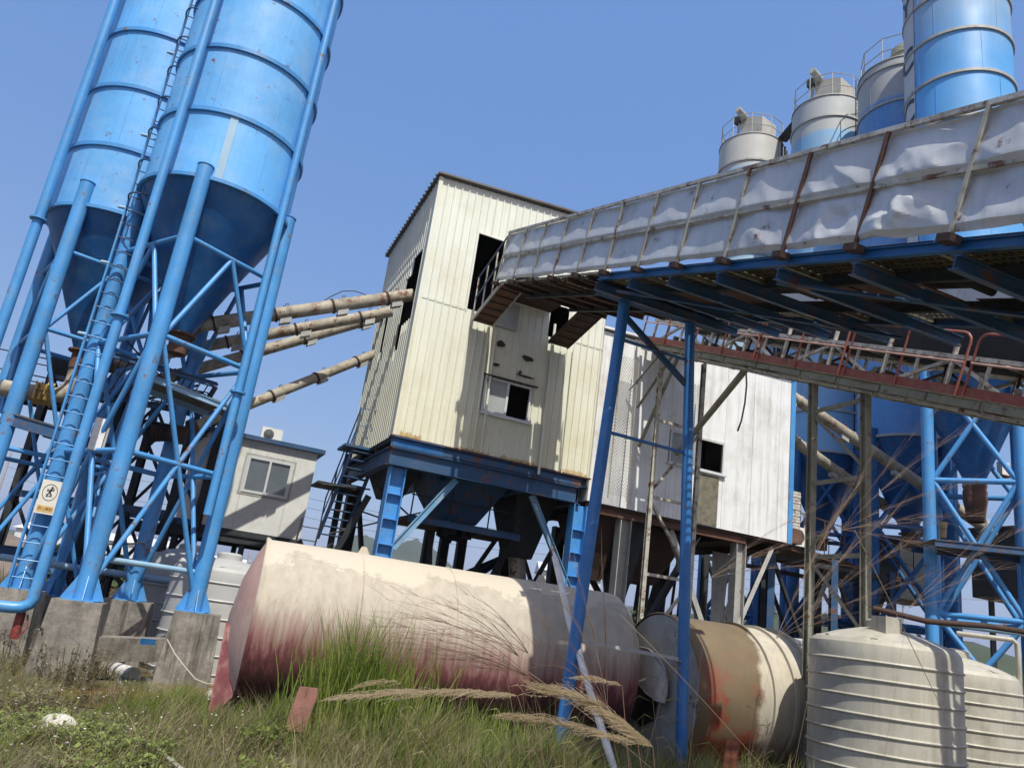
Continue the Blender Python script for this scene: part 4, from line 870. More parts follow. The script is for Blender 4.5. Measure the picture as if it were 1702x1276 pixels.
build('belt_hood', MB().obox(Q(RA + .85, (C0 + C1) / 2, 1.04), U * .55, SR * ((C1 - C0) / 2 * 1.06), NR * .30), mBlack, rc, smooth=False)
build('return_belt', MB().obox(Q(RA + .8, (C0 + C1) / 2, .3), U * .42, SR * ((C1 - C0) / 2 * 1.06), NR * .01), mBelt, rc, smooth=False)
b = .6
while b < C1:
    build('idler_bracket', MB().beam(Q(RA + .2, b, .72), Q(RA + 1.4, b, .72), .06, .06), mDirty, rc, smooth=False)
    build('roller', MB().tube(Q(RA + .35, b + .2, .38), Q(RA + 1.3, b + .2, .38), .055, n=12), mOlive, rc); b += 1.25
fl = MB(); b = C0
while b < C1: fl.obox(Q(RA + .42, b + .45, .05), U * .3, SR * .46, NR * .008); b += .97
build('walk_plates', fl, mGrating, rc, smooth=False)
b = C0 + .3
while b < C1: build('bottom_tie', MB().beam(Q(RA, b, .02), Q(RA + 1.5, b, .02), .07, .07), mOlive, rc, smooth=False); b += 1.55
tag(build('bent_drain_pipe', MB().pipe([PY(1460, 652, 12.6), PY(1492, 663, 12.4), PY(1494, 664, 12.4), PY(1494, 655, 12.4)], .03, 8), mWhite), 'small white bent pipe end under the red-railed conveyor', 'pipe')

# masts under it
def mast(label, pts, ztop, rungs, m, w_=.125, diag=True, cat='mast'):
    r_ = thing('lattice_mast', label, cat, (pts[0].x, pts[0].y, 0)); P0 = [Vector((p.x, p.y, 0)) for p in pts]
    for p, z in zip(P0, ztop):
        build('post', MB().ibeam(p, p + Vector((0, 0, z)), w_, w_, .016, upd=V), m, r_, smooth=False)
    for i in range(len(P0) - 1):
        a, b = P0[i], P0[i + 1]
        for k, z in enumerate(rungs):
            build('rung', MB().beam(a + Vector((0, 0, z)), b + Vector((0, 0, z)), .05, .07), m, r_, smooth=False)
            if diag and k:
                z0, z1 = rungs[k - 1], z; A, B = (a, b) if k % 2 else (b, a)
                build('diagonal', MB().angle(A + Vector((0, 0, z0 + .1)), B + Vector((0, 0, z1 - .1)), .06), m, r_, smooth=False)
    return r_
mast('mossy cream lattice mast of two I-posts left of the big plastic tank', [T(6.2, 6.1, 0), T(6.2, 7.3, 0)], (rzb(6.1) - .08, rzb(7.3) - .08), (.9, 2.3, 3.7, 5.0, 6.35), mOlive)
mast('slender pale mast with loose braces in front of the white house', [T(6.15, 1.05, 0), T(7.45, 1.05, 0)], (rzb(1.05) - .05, rzb(1.05) - .05), (1.6, 3.4, 5.2, 7.1), mFrameOld, .1)
pm = [o for o in S.objects if o.name.startswith('lattice_mast')][-1]
build('strut', MB().tube(T(6.3, 1.6, rzb(1.6) + .0), T(6.3, .1, 6.6), .05, n=8), mOlive, pm)
build('strut', MB().angle(T(6.2, 4.2, rzb(4.2) - .05), T(7.4, .15, 6.6), .10), mOlive, pm, smooth=False)
build('top_bracket', MB().angle(T(6.2, 0.1, 7.6), T(6.2, 1.6, rzb(1.6)), .07).angle(T(5.9, .1, 8.0), T(6.2, 1.0, 8.9), .05), mOlive, pm, smooth=False)
# wire mesh guards beside the mast
def meshpanel(o, x, z, nx_, nz_, parent, nm='mesh_guard'):
    mb = MB(); 
    W2, H2 = x.length, z.length; s_ = .09; xn, zn = x.normalized(), z.normalized()
    k = -H2
    while k < W2:
        for sg_ in (0, 1):
            t0, t1 = max(0, -k), min(H2, W2 - k)
            if t1 - t0 > .02:
                f = lambda t: o + (xn * (k + t) if not sg_ else xn * (W2 - k - t)) + zn * t
                mb.beam(f(t0), f(t1), .008, .008)
        k += s_
    return build(nm, mb, mGreyMetal, parent, smooth=False)
mg = thing('wire_guard', 'narrow diamond wire mesh screen hanging against the white house, left of the pale mast', 'screen', T(5.45, .3, 5.0))
meshpanel(T(5.45, .3, 5.2), U * .5, Vector((0, 0, 3.6)), 6, 30, mg); build('frame', MB().beam(T(5.43, .3, 5.1), T(5.43, .3, 8.9), .03, .03).beam(T(5.97, .3, 5.1), T(5.97, .3, 8.9), .03, .03), mOlive, mg, smooth=False)
mg = thing('wire_guard', 'narrow diamond wire mesh screen right of the trestle, over the open window', 'screen', T(7.62, .3, 5.0))
meshpanel(T(7.62, .3, 6.2), U * .4, Vector((0, 0, 2.4)), 6, 30, mg); build('frame', MB().beam(T(7.6, .3, 6.1), T(7.6, .3, 8.7), .03, .03).beam(T(8.04, .3, 6.1), T(8.04, .3, 8.7), .03, .03), mOlive, mg, smooth=False)

# ------------------------------------------------------------------ steel tanks lying in the grass
mHead = mat('faded_pink_primer', (.52, .33, .28), .8, 0, .2, 1.2, dirt=(.5, .42, .34), damt=.8, dscale=1.3, streak=.5, scol=(.3, .08, .08))
mGreyHead = mat('grey_tank_head', (.40, .39, .37), .75, 0, .2, 1.5, dirt=(.2, .17, .13), damt=.5, dscale=2., rust=.05)
def lying_tank(label, c0, az_, r, L, m, head0, head1, group='steel tanks lying in the grass', hoops=()):
    ax = Vector((math.sin(R(az_)), math.cos(R(az_)), 0)); c0 = Vector(c0)
    root = thing('steel_tank', label, 'tank', (c0.x, c0.y, 0), group)
    build('barrel', MB().lathe([(r, t_) for t_ in np.linspace(0, L, 40)], c0, 96, ax=ax, fn=lambda a, z: .012 * noise.noise(Vector((math.cos(a) * 2, math.sin(a) * 2, z * .8)))), m, root)
    build('head', MB().lathe([(r * math.cos(t_), -head0 * math.sin(t_)) for t_ in np.linspace(0, math.pi / 2 - .001, 12)] if head0 > 0 else [(r - .01, 0.01), (r * .8, head0 * .35), (r * .5, head0 * .75), (.12, head0), (.01, head0)], c0, 96, ax=ax), mHead if head0 < 0 else (mGreyHead if head0 == 0 else m), root)
    build('head', MB().lathe([(r * math.cos(t_), L + head1 * math.sin(t_)) for t_ in np.linspace(0, math.pi / 2 - .001, 12)] if head1 > 0 else [(r, L), (.01, L)], c0, 96, ax=ax), m, root)
    build('rim', MB().lathe([(r + .012, -.02), (r + .03, 0), (r + .012, .05)], c0, 96, ax=ax), m, root)
    for h in hoops: build('hoop', MB().lathe([(r + .0, h - .03), (r + .05, h - .03), (r + .05, h + .03), (r, h + .03)], c0, 96, ax=ax), m, root)
    return root, ax, c0
t1, ax1, c1 = lying_tank('largest cream and dark red steel tank, nearest, peeling paint on top', (-3.55, 12.85, 1.33), 73., 1.33, 6.05, mTank, -.32, .38)
for t_ in (1.5, 3.0, 4.5): build('weld_seam', MB().lathe([(1.334, t_ - .012), (1.341, t_), (1.334, t_ + .012)], c1, 96, ax=ax1), mTank, t1)
sdv = Vector((ax1.y, -ax1.x, 0))
build('end_fin', MB().poly([c1 - ax1 * .03 + sdv * .55 + Vector((0, 0, -.1)), c1 - ax1 * .03 + sdv * .9 + Vector((0, 0, -.95)), c1 - ax1 * .30 + sdv * .75 + Vector((0, 0, -1.32)), c1 - ax1 * .34 + sdv * .45 + Vector((0, 0, .02))], sdv * .015), mat('maroon_plate', (.24, .07, .07), .7, 0, .3, 3, dirt=(.4, .3, .25), damt=.5, dscale=3), t1, smooth=False)
for t_ in (1.55, 4.75): build('lifting_lug', MB().poly([c1 + ax1 * (t_ - .1) + Vector((0, 0, 1.31)), c1 + ax1 * (t_ + .12) + Vector((0, 0, 1.31)), c1 + ax1 * (t_ + .04) + Vector((0, 0, 1.45)), c1 + ax1 * (t_ - .04) + Vector((0, 0, 1.45))], sdv * .03), mTank, t1, smooth=False)
t2, ax2, c2 = lying_tank('shorter steel tank with orange rust stains, round grey end facing left', (3.12, 13.95, 1.2), 68., 1.2, 2.6, mTank2, .0, .25, hoops=(1.5, 1.95, 2.4))
s2 = Vector((ax2.y, -ax2.x, 0))
mb = MB(); pts = []
for k in range(9): a = math.pi * k / 8; pts.append((math.cos(a), math.sin(a)))
# open bent plate hatch on the left end of the second tank
def onface(x, y, o):                 # point of the second tank's left end seen at photo pixel x, y, pushed out by o
    d = ray(x, y); p0 = c2 - ax2 * o; E_ = Vector((0, 0, EYE)); return E_ + d * ((p0 - E_).dot(ax2) / d.dot(ax2))
hp = [(1046, 1094), (1052, 1082), (1064, 1075), (1078, 1078), (1092, 1090), (1103, 1108), (1109, 1130), (1108, 1152), (1104, 1168), (1090, 1164), (1074, 1152), (1062, 1138), (1047, 1128)]
build('bent_hatch', MB().poly([onface(x, y, .10 + .10 * math.sin((x - 1046) / 20)) for x, y in hp], -ax2 * .012), mat('dusty_white_sheet', (.60, .58, .52), .7, 0, .15, 3, dirt=(.25, .23, .2), damt=.4, dscale=5), t2, smooth=False)
build('hatch_rim', MB().pipe([onface(x, y, .13 + .10 * math.sin((x - 1046) / 20)) for x, y in hp[:9]], .016, 6), mGreyMetal, t2)
build('mouth_shade', MB().poly([onface(x, y, .03) for x, y in ((1044, 1122), (1062, 1134), (1080, 1152), (1092, 1168), (1088, 1196), (1066, 1206), (1048, 1190))], -ax2 * .012), mBlack, t2, smooth=False)  # flat black patch: shade of the open mouth put into colour

# ------------------------------------------------------------------ plastic water tanks
def poly_tank(label, x, y, r, h, m, group='ribbed plastic water tanks', n=9):
    root = thing('water_tank', label, 'water tank', (x, y, 0), group)
    prof = [(r, 0)]
    for k in range(n):
        z = .12 + (h - .35) * k / (n - 1) * .98; prof += [(r, z - .028), (r + .018, z - .016), (r + .025, z), (r + .018, z + .012), (r, z + .02)]
    prof += [(r, h - .12), (r - .02, h - .03), (r - .07, h + .03)]
    build('body', MB().lathe(prof, (x, y, 0), 96), m, root, sharp=22)
    build('top', MB().lathe([(r - .07, h + .03), (r * .62, h + .15), (r * .3, h + .24), (.01, h + .25)], (x, y, 0), 72), m, root)
    build('lid', MB().lathe([(.24, h + .2), (.27, h + .22), (.27, h + .35), (.2, h + .39), (.01, h + .40)], (x, y, 0), 32), m, root)
    rb = MB()
    for k in range(8): a = k * math.pi / 4 + .2; d = rz((1, 0), a); rb.beam(Vector((x, y, h + .19)) + d * .28, Vector((x, y, h + .035)) + d * (r - .1), .09, .05)
    build('top_ribs', rb, m, root, smooth=False)
    return root
p = Vector((math.sin(R(26.7)), math.cos(R(26.7)))) * 14.0
pt1 = poly_tank('big cream ribbed plastic tank at lower right', p.x, p.y, 1.08, 2.34, mPoly)
build('square_fitting', MB().box((p.x - .16, p.y - .42, 2.6), .3, .3, .3, .3), mPoly, pt1, smooth=False)
p = Vector((math.sin(R(30.6)), math.cos(R(30.6)))) * 17.2; poly_tank('cream ribbed plastic tank behind the big one, at the photo right edge', p.x, p.y, 1.05, 2.15, mPoly)
p = Vector((math.sin(R(21.9)), math.cos(R(21.9)))) * 18.0; poly_tank('shaded plastic tank behind the mossy mast', p.x, p.y, 1.0, 2.0, mPolyGrey, n=7)
p = Vector((math.sin(R(-17.6)), math.cos(R(-17.6)))) * 18.6; poly_tank('grey-white ribbed plastic tank behind the right silo leg', p.x, p.y, 1.1, 2.15, mPolyGrey, n=6)
p = Vector((math.sin(R(-20.2)), math.cos(R(-20.2)))) * 21.2; poly_tank('dusty plastic tank in shade farther behind the silo legs', p.x, p.y, 1.1, 2.3, mPolyGrey, n=6)
p = Vector((math.sin(R(30.6)), math.cos(R(30.6)))) * 16.2
tag(build('drain_pipe', MB().pipe([PY(1590, 1052, 14.5), PY(1640, 1058, 14.3), PY(1683, 1063, 14.1), PY(1690, 1070, 14.1), PY(1693, 1100, 14.1), PY(1698, 1276, 14.1), PY(1700, 1330, 14.1)], .045, 12), mPoly), 'cream plastic pipe bending down at the photo right edge', 'pipe')
tag(build('pipe_bundle', MB().pipe([PY(1450, 1010, 16.5), PY(1540, 1032, 16.5), PY(1640, 1040, 16.5), PY(1720, 1052, 16.5)], .06, 10), mMud if 'mMud' in globals() else mRustDk), 'dark lagged pipe lying behind the plastic tanks', 'pipe')
tag(build('pale_pipe', MB().tube(PY(1560, 1035, 17.0), PY(1720, 1055, 17.2), .06), mPipe), 'pale pipe running level behind the right plastic tank', 'pipe')

# ------------------------------------------------------------------ silo group at the right
def at_(az_, d): return (math.sin(R(az_)) * d, math.cos(R(az_)) * d)
s4c = at_(32.1, 24.6)
s4, L4 = silo('nearest blue silo of the right group with a white lettered band', s4c, 1.55, 10.2, 25.5, .8, R(-90 - 32.1 + 45) , mSiloGrey2, mBlue, .16, levels=(7.1, 3.6), style='X', ringm=mGreyMetal, group='cement silos on the right', leg_d=1.52, br=.07, cone=3.0)
s3c = at_(28.25, 28.5); s2c = at_(22.95, 31.); s1c = at_(17.1, 33.8)
s3, _ = silo('third silo of the right group, grey top ring over blue', s3c, 1.55, 9.3, 24.0, .5, R(20), mSiloGrey, mBlueDeep, .22, levels=(6.4, 3.4), style='X', ringm=mGreyMetal, group='cement silos on the right', br=.07)
s2_, _ = silo('second silo from left in the right group, dusty grey top', s2c, 1.5, 9.3, 24.7, .5, R(30), mSiloGreyB, mBlueDeep, .22, levels=(6.4, 3.4), style='X', ringm=mGreyMetal, group='cement silos on the right', br=.07)
mSiloPale = greytop('pale_streaked_top', 23.5, (.30, .47, .62), (.50, .49, .45), .7)
s1, _ = silo('leftmost silo of the right group, pale streaked top', s1c, 1.5, 9.3, 25.1, .5, R(30), mSiloPale, mBlueDeep, .22, levels=(6.4, 3.4), style='X', ringm=mGreyMetal, group='cement silos on the right', br=.07)
def silo_top(root, c, r, z, seed, house=True, lab=''):
    cx, cy = c; n = 10; O = Vector((cx, cy, 0))
    for h in (.55, 1.15):
        build('top_rail', MB().pipe([O + rz((r - .03, 0), 2 * math.pi * i / n) + Vector((0, 0, z + h)) for i in range(n + 1)], .022, 6), mGreyMetal, root)
    for i in range(n): build('rail_post', MB().tube(O + rz((r - .03, 0), 2 * math.pi * i / n) + Vector((0, 0, z)), O + rz((r - .03, 0), 2 * math.pi * i / n) + Vector((0, 0, z + 1.15)), .02, n=6), mGreyMetal, root)
    if house:
        f = build('dust_filter', MB(), mGreyMetal, root) if False else None
        a = R(-55); d = rz((1, 0), a); e = rz((1, 0), a + math.pi / 2); q = O + Vector((0, 0, z + .15)) + rz((.45, 0), seed)
        w_, l = .62, .55; H0, H1 = 1.55, 2.05
        vs = [q - d * w_ - e * l, q + d * w_ - e * l, q + d * w_ + e * l, q - d * w_ + e * l]
        tp = [vs[0] + Vector((0, 0, H1)), vs[1] + Vector((0, 0, H0)), vs[2] + Vector((0, 0, H0)), vs[3] + Vector((0, 0, H1))]
        mf = build('dust_filter', MB().add(vs + tp, [(3, 2, 1, 0), (4, 5, 6, 7)] + [(i, (i + 1) % 4, 4 + (i + 1) % 4, 4 + i) for i in range(4)]), mat('cement_grey_filter', (.46, .44, .39), .7, 0, .2, 2, streak=.7, scol=(.25, .22, .18)), root, smooth=False)
        build('fan', MB().tube(tp[0] + d * .25 + e * .3 + Vector((0, 0, -.12)) - e * .35, tp[0] + d * .25 + e * .35 - e * 1.0 + Vector((0, 0, .02)), .16, n=14), mGreyMetal, mf)
        build('fan_outlet', MB().obox(tp[0] - d * .16 - e * .02 + Vector((0, 0, -.1)), d * .16, e * .16, (0, 0, .2)), mDark, mf, smooth=False)
        build('side_tube', MB().beam(tp[0] - d * .1 + Vector((0, 0, -.2)), vs[0] - d * .18 + Vector((0, 0, .9)), .12, .12), mGreyMetal, mf, smooth=False)
    else:
        build('round_filter', MB().lathe([(.55, 0), (.55, .9), (.6, .9), (.6, 1.0), (.55, 1.0), (.55, 1.25), (.3, 1.45), (.01, 1.5)], O + Vector((.1, -.2, z + .1)), 32), mat('brass_tinted_filter', (.5, .45, .3), .4, .3, .2, 2), root)
for rt, c, z, hs in ((s1, s1c, 25.1, True), (s2_, s2c, 24.7, True), (s3, s3c, 24.0, False)): silo_top(rt, c, 1.5, z, .6, hs)
# catwalk between tops, pipes up the flanks
tag(build('link_catwalk', MB().beam((s1c[0] + 1.1, s1c[1] - 1., 25.2), (s2c[0] - 1., s2c[1] + .7, 24.9), .5, .06), mDark), 'narrow grey catwalk joining the two leftmost silo tops', 'catwalk')
cb = MB()
for k in range(5):
    a = R(-50 + 12 * k); cb.tube((s1c[0] + math.cos(a) * 1.62, s1c[1] + math.sin(a) * 1.62, 9.5), (s1c[0] + math.cos(a) * 1.62, s1c[1] + math.sin(a) * 1.62, 24.9), .05, n=8)
build('fill_lines', cb, mDark, s1)
for (rt, c, z1) in ((s2_, s2c, 24.6), (s3, s3c, 23.9)):
    a = R(-62); q = Vector((c[0] + math.cos(a) * 1.6, c[1] + math.sin(a) * 1.6, 0)); mb = MB()
    for s_ in (-.2, .2): mb.tube(q + Vector((s_, 0, 9.5)), q + Vector((s_, 0, z1 + 1.)), .022, n=6)
    z = 9.6
    while z < z1: mb.tube(q + Vector((-.2, 0, z)), q + Vector((.2, 0, z)), .013, n=5); z += .33
    build('access_ladder', mb, mDark, rt)
q = Vector((s4c[0] + 1.62, s4c[1] + .35, 0)); q2 = Vector((s4c[0] + 1.86, s4c[1] + .1, 0))
build('fill_line', MB().tube(q2 + Vector((0, 0, 3.)), q2 + Vector((0, 0, 19.9)), .09, n=14).tube(q2 + Vector((0, 0, 19.9)), q2 + Vector((-.2, .0, 20.3)), .11, n=14), mBlue, s4)
mb = MB()
for s_ in (0, .3): mb.tube(q + Vector((s_ * .4, -s_, 3)), q + Vector((s_ * .4, -s_, 25)), .02, n=6)
z = 3.1
while z < 25: mb.tube(q + Vector((0, 0, z)), q + Vector((.12, -.3, z)), .014, n=5); z += .3
build('access_ladder', mb, mDark, s4)
# white lettered band down the left flank of the nearest silo
va = math.atan2(-s4c[1], -s4c[0])          # angle of the silo's side facing the camera
def onsh(a, z, o): return Vector((s4c[0] + math.cos(a) * (1.55 + o), s4c[1] + math.sin(a) * (1.55 + o), z))
mb = MB(); aa = np.linspace(va - R(84), va - R(50), 14); zz = np.linspace(10.6, 25.4, 60); vs = [onsh(a, z, .018) for z in zz for a in aa]
mb.add(vs, [(j * 14 + i, j * 14 + i + 1, (j + 1) * 14 + i + 1, (j + 1) * 14 + i) for j in range(59) for i in range(13)])
build('letter_band', mb, mat('dusty_white_band', (.50, .51, .52), .6, 0, .15, .8, streak=.6, scol=(.36, .36, .35)), s4)
mNavy = mat('navy_lettering', (.02, .03, .06), .5)
for ch, z in (('Y', 23.4), ('C', 21.2), ('C', 19.15), ('J', 17.1)):
    cu = bpy.data.curves.new('letter', 'FONT'); cu.body = ch; cu.size = 1.25; cu.align_x = 'CENTER'; cu.align_y = 'CENTER'; cu.offset = .02
    ob = bpy.data.objects.new('letter', cu); COL.objects.link(ob); bpy.context.view_layer.update()
    me = bpy.data.meshes.new_from_object(ob.evaluated_get(bpy.context.evaluated_depsgraph_get())); bpy.data.objects.remove(ob)
    bm_ = None
    import bmesh
    bm_ = bmesh.new(); bm_.from_mesh(me); bmesh.ops.subdivide_edges(bm_, edges=bm_.edges[:], cuts=2, use_grid_fill=True); bmesh.ops.triangulate(bm_, faces=bm_.faces[:])
    ac = va - R(66)
    for v_ in bm_.verts: q = onsh(ac + v_.co.x / 1.57, z + v_.co.y, .03); v_.co = q - ORG[s4.name]
    bm_.to_mesh(me); bm_.free(); me.materials.clear(); me.materials.append(mNavy)
    o = bpy.data.objects.new('letter', me); COL.objects.link(o); o.parent = s4; ORG[o.name] = ORG[s4.name]
# screws feeding the white house from the right silos
screw('long pale screw conveyor, upper of two at right, rising left to the white house', PY(1630, 872, 23.8), PY(1285, 637, 22.6), .17, group='screw conveyors of the right silos', flg=4, clean=True, inlet=(s4c[0] - .1, s4c[1], 6.8))
screw('pale screw conveyor, lower of two at right, rising left to the white house', PY(1560, 905, 26.6), PY(1285, 707, 23.2), .17, group='screw conveyors of the right silos', flg=4, clean=True)
# silo cone skirt with flexible sleeve on the nearest silo
build('sleeve', MB().lathe([(.28, 7.3), (.31, 7.2), (.28, 7.1), (.31, 7.0), (.28, 6.9), (.31, 6.8), (.27, 6.6), (.22, 6.2)], (s4c[0], s4c[1], 0), 28), mRust, s4)
# right platforms
wk = walkway('long brown service deck behind the mossy mast, with grey rails', T(11.7, -.6, 5.05), T(19.4, -2.6, 5.05), V * 2.2, mRust, 0, rail=2)
wk2 = walkway('dark deck between the legs of the nearest right silo', (s4c[0] - 1.9, s4c[1] - 1.3, 5.35), (s4c[0] + 2.6, s4c[1] - 2.4, 5.35), (.2, 1.5, 0), mBlueDark, 0, rail=False, th=.16)
ac_unit(T(12.55, -.85, 5.08), U, -V, 'white air conditioner unit standing on the brown deck', sc=1.)
cr = thing('slatted_crate', 'cream slatted equipment housing beside the white house corner', 'housing', T(11.95, -.5, 5.1))
mb = MB()
for k in range(12): mb.tb(11.65, 12.15, -.95, -.35 - .012 * (k % 2), 5.5 + k * .09, 5.5 + k * .09 + .075)
build('slats', mb, mDirty, cr, smooth=False); build('base', MB().tb(11.62, 12.18, -1., -.3, 5.08, 5.48), mRust, cr, smooth=False)
bk = thing('paint_bucket', 'yellowed bucket standing on the dark deck by the blue leg', 'bucket', PY(1562, 893, 22.9)); o = Vector(bk.location)
build('pail', MB().lathe([(.0, 0), (.17, 0), (.21, .42), (.23, .43), (.23, .46), (.19, .46), (.16, .05)], o, 24), mat('yellowed_plastic', (.55, .42, .2), .5), bk); build('handle', MB().pipe([o + Vector((.21, 0, .43)), o + Vector((.2, -.12, .3)), o + Vector((0, -.24, .22)), o + Vector((-.2, -.12, .3)), o + Vector((-.21, 0, .43))], .008, 5), mDark, bk)
md = thing('control_box', 'small white control box on a bracket at the right silo leg', 'box', PY(1668, 790, 22.6)); o = Vector(md.location)
build('casing', MB().box(o + Vector((0, 0, .2)), .3, .18, .4, .3), mWhite, md, smooth=False); build('bracket', MB().box(o + Vector((0, 0, -.02)), .45, .25, .03, .3), mRust, md, smooth=False)
# dark bins behind, at right edge
for (x0, y0, Y, w_, h, l) in ((1690, 1000, 30., 2.2, 2.6, 'dark steel bin in shade at the photo right edge'), (1500, 1000, 31., 2.6, 2.2, 'dark steel bin behind the right silo legs')):
    q = PY(x0, y0, Y); b_ = thing('steel_bin', l, 'bin', (q.x, q.y, 0)); 
    build('hopper_body', MB().obox((q.x, q.y, q.z + h / 2), U * w_ / 2, V * 1., (0, 0, h / 2)), mDark, b_, smooth=False)
    for s_ in (-1, 1): build('leg', MB().beam((q.x + s_ * w_ * .45, q.y, 0), (q.x + s_ * w_ * .45, q.y, q.z), .15, .15), mDark, b_, smooth=False)
    build('rim', MB().obox((q.x, q.y, q.z + h + .04), U * (w_ / 2 + .06), V * 1.06, (0, 0, .04)), mRustDk, b_, smooth=False)
# extra braced stand behind the white house
st = thing('braced_stand', 'dark braced steel frame standing behind the white house and mast', 'frame', T(12., -5., 0))
for a in (11.9, 14.3, 16.7):
    for b in (-1.2, -4.2):
        build('leg', MB().ibeam(T(a, b, 0), T(a, b, 5.0), .2, .2), mDark if b < -2 else mBlueDark, st, smooth=False)
for a in (11.9, 14.3):
    for b in (-1.2, -4.2):
        build('brace', MB().angle(T(a, b, .3), T(a + 2.4, b, 4.8), .09), mDark, st, smooth=False); build('brace', MB().angle(T(a + 2.4, b, .3), T(a, b, 4.8), .09), mDark, st, smooth=False)
        build('rail', MB().beam(T(a, b, 4.75), T(a + 2.4, b, 4.75), .08, .14), mDark, st, smooth=False)
# far white sheds and left field buildings
mShed = mat('far_white_shed', (.62, .63, .64), .6, 0, .1, .2)
for i, (x, Y, w_, h, l) in enumerate(((170, 90, 16, 4.6, 'long low white shed far behind the left silos'), (950, 70, 5, 6.5, 'far white block seen between the tower columns'), (330, 105, 14, 4.2, 'low white far shed right of the longer one'))):
    q = PY(x, 900, Y); b_ = thing('far_shed', l, 'building', (q.x, q.y, 0), None)
    build('wall', MB().box((q.x, q.y, h / 2), w_, 6, h), mShed, b_, smooth=False)
    build('roof', MB().poly([(q.x - w_ / 2 - .3, q.y - 3.3, h), (q.x - w_ / 2 - .3, q.y + 3.3, h), (q.x - w_ / 2 - .3, q.y, h + .9)], (w_ + .6, 0, 0)), mShed, b_, smooth=False)
    wi = MB()
    for k in range(int(w_ / 2)): wi.box((q.x - w_ / 2 + 1 + k * 2, q.y - 3.02, h * .55), 1, .05, 1)
    build('window_row', wi, mDark, b_, smooth=False)
# power poles and lines
pl_ = []
for x, Y in ((-30, 75), (420, 70), (1000, 72), (1500, 78)):
    q = PY(x, 900, Y); r_ = thing('power_pole', 'slim concrete power pole far behind, %s' % {-30: 'beyond the photo left edge', 420: 'behind the site cabin', 1000: 'behind the tower columns', 1500: 'behind the right silos'}[x], 'pole', (q.x, q.y, 0))
    build('shaft', MB().tube((q.x, q.y, 0), (q.x, q.y, 11), .14, .09, n=10), mGreyMetal, r_); build('crossarm', MB().beam((q.x - .9, q.y, 10.4), (q.x + .9, q.y, 10.4), .08, .08), mDark, r_); pl_.append(q)
for k in range(3):
    for i in range(3):
        a, b = pl_[i], pl_[i + 1]; o = (k - 1) * .8; pts = [Vector((a.x + (b.x - a.x) * t + o, a.y + (b.y - a.y) * t, 10.5 - 3.2 * t * (1 - t) - k * .9)) for t in np.linspace(0, 1, 12)]
        tag(build('power_line', MB().pipe(pts, .018, 4), mDark), '%s wire %s' % (('topmost', 'middle', 'lowest')[k], ('crossing the sky behind the left silos and cabin', 'crossing the sky under the tower', 'crossing the sky behind the right silos')[i]), 'wire', 'power lines behind the plant')
# leaning white pole, boards, rocks, sticks
tag(build('leaning_pole', MB().pipe([PY(922, 925, 12.9), PY(946, 1030, 12.3), PY(975, 1130, 11.5), PY(1022, 1282, 10.6)], .05, 12), mWhite), 'bent white pole leaning between tank and trestle, foot in the grass', 'pole')
tag(build('red_board', MB().obox(PY(503, 1178, 10.9), (.13, .04, 0), (0, .015, 0), (.045, 0, .27)), mBrick, smooth=False), 'faded red board stuck upright in the grass before the big tank', 'board')
tag(build('red_board', MB().obox(PY(1215, 1255, 12.2), (.12, .05, 0), (0, .015, 0), (.02, 0, .2)), mat('red_oxide_board', (.2, .06, .035), .8, 0, .3, 9), smooth=False), 'small orange-red board standing in grass before the orange stained tank', 'board')
def rock(q, r, label, m=mRock):
    vs = []; mb = MB(); mb.lathe([(r * math.cos(t), r * .75 * math.sin(t)) for t in np.linspace(-1.5, 1.5, 12)], q, 20, fn=lambda a, z: r * .35 * noise.noise(Vector((math.cos(a) * 1.4, math.sin(a) * 1.4, z * 4 + q[0]))))
    return tag(build('pale_rock', mb, m, smooth=False), label, 'rock')
q = PZ(92, 1212, .1); rock((q.x, q.y, .12), .2, 'white chalky rock in the weeds at lower left')
q = PZ(352, 1158, .05); rock((q.x, q.y, .06), .13, 'small pale rock at the puddle edge by the big tank')
tag(build('dry_stick', MB().pipe([PZ(262, 1243, .12), PZ(275, 1256, .1), PZ(290, 1268, .1), PZ(310, 1285, .14)], .022, 7), mRock), 'short whitish dry stick lying at lower left', 'stick')
tag(build('slack_rope', MB().pipe([PZ(1100, 1222, .3), PZ(1160, 1226, .25), PZ(1230, 1218, .3), PZ(1290, 1200, .4)], .012, 5), mWhite), 'thin white rope slung before the orange stained tank', 'rope')
tag(build('old_cable', MB().pipe([PY(278, 1062, 14.9), PY(290, 1085, 14.7), PY(305, 1105, 14.6), PY(325, 1128, 14.4), PY(345, 1136, 14.4), PY(372, 1136, 14.3)], .012, 5), mPoly), 'loose pale cable hanging over the tie beam to the big tank', 'cable')
q = PZ(1015, 1225, .3); tag(build('concrete_stub', MB().box((q.x, q.y, .3), .22, .22, .7, .2), mConc, smooth=False), 'short concrete stub in the grass right of the left trestle foot', 'post')

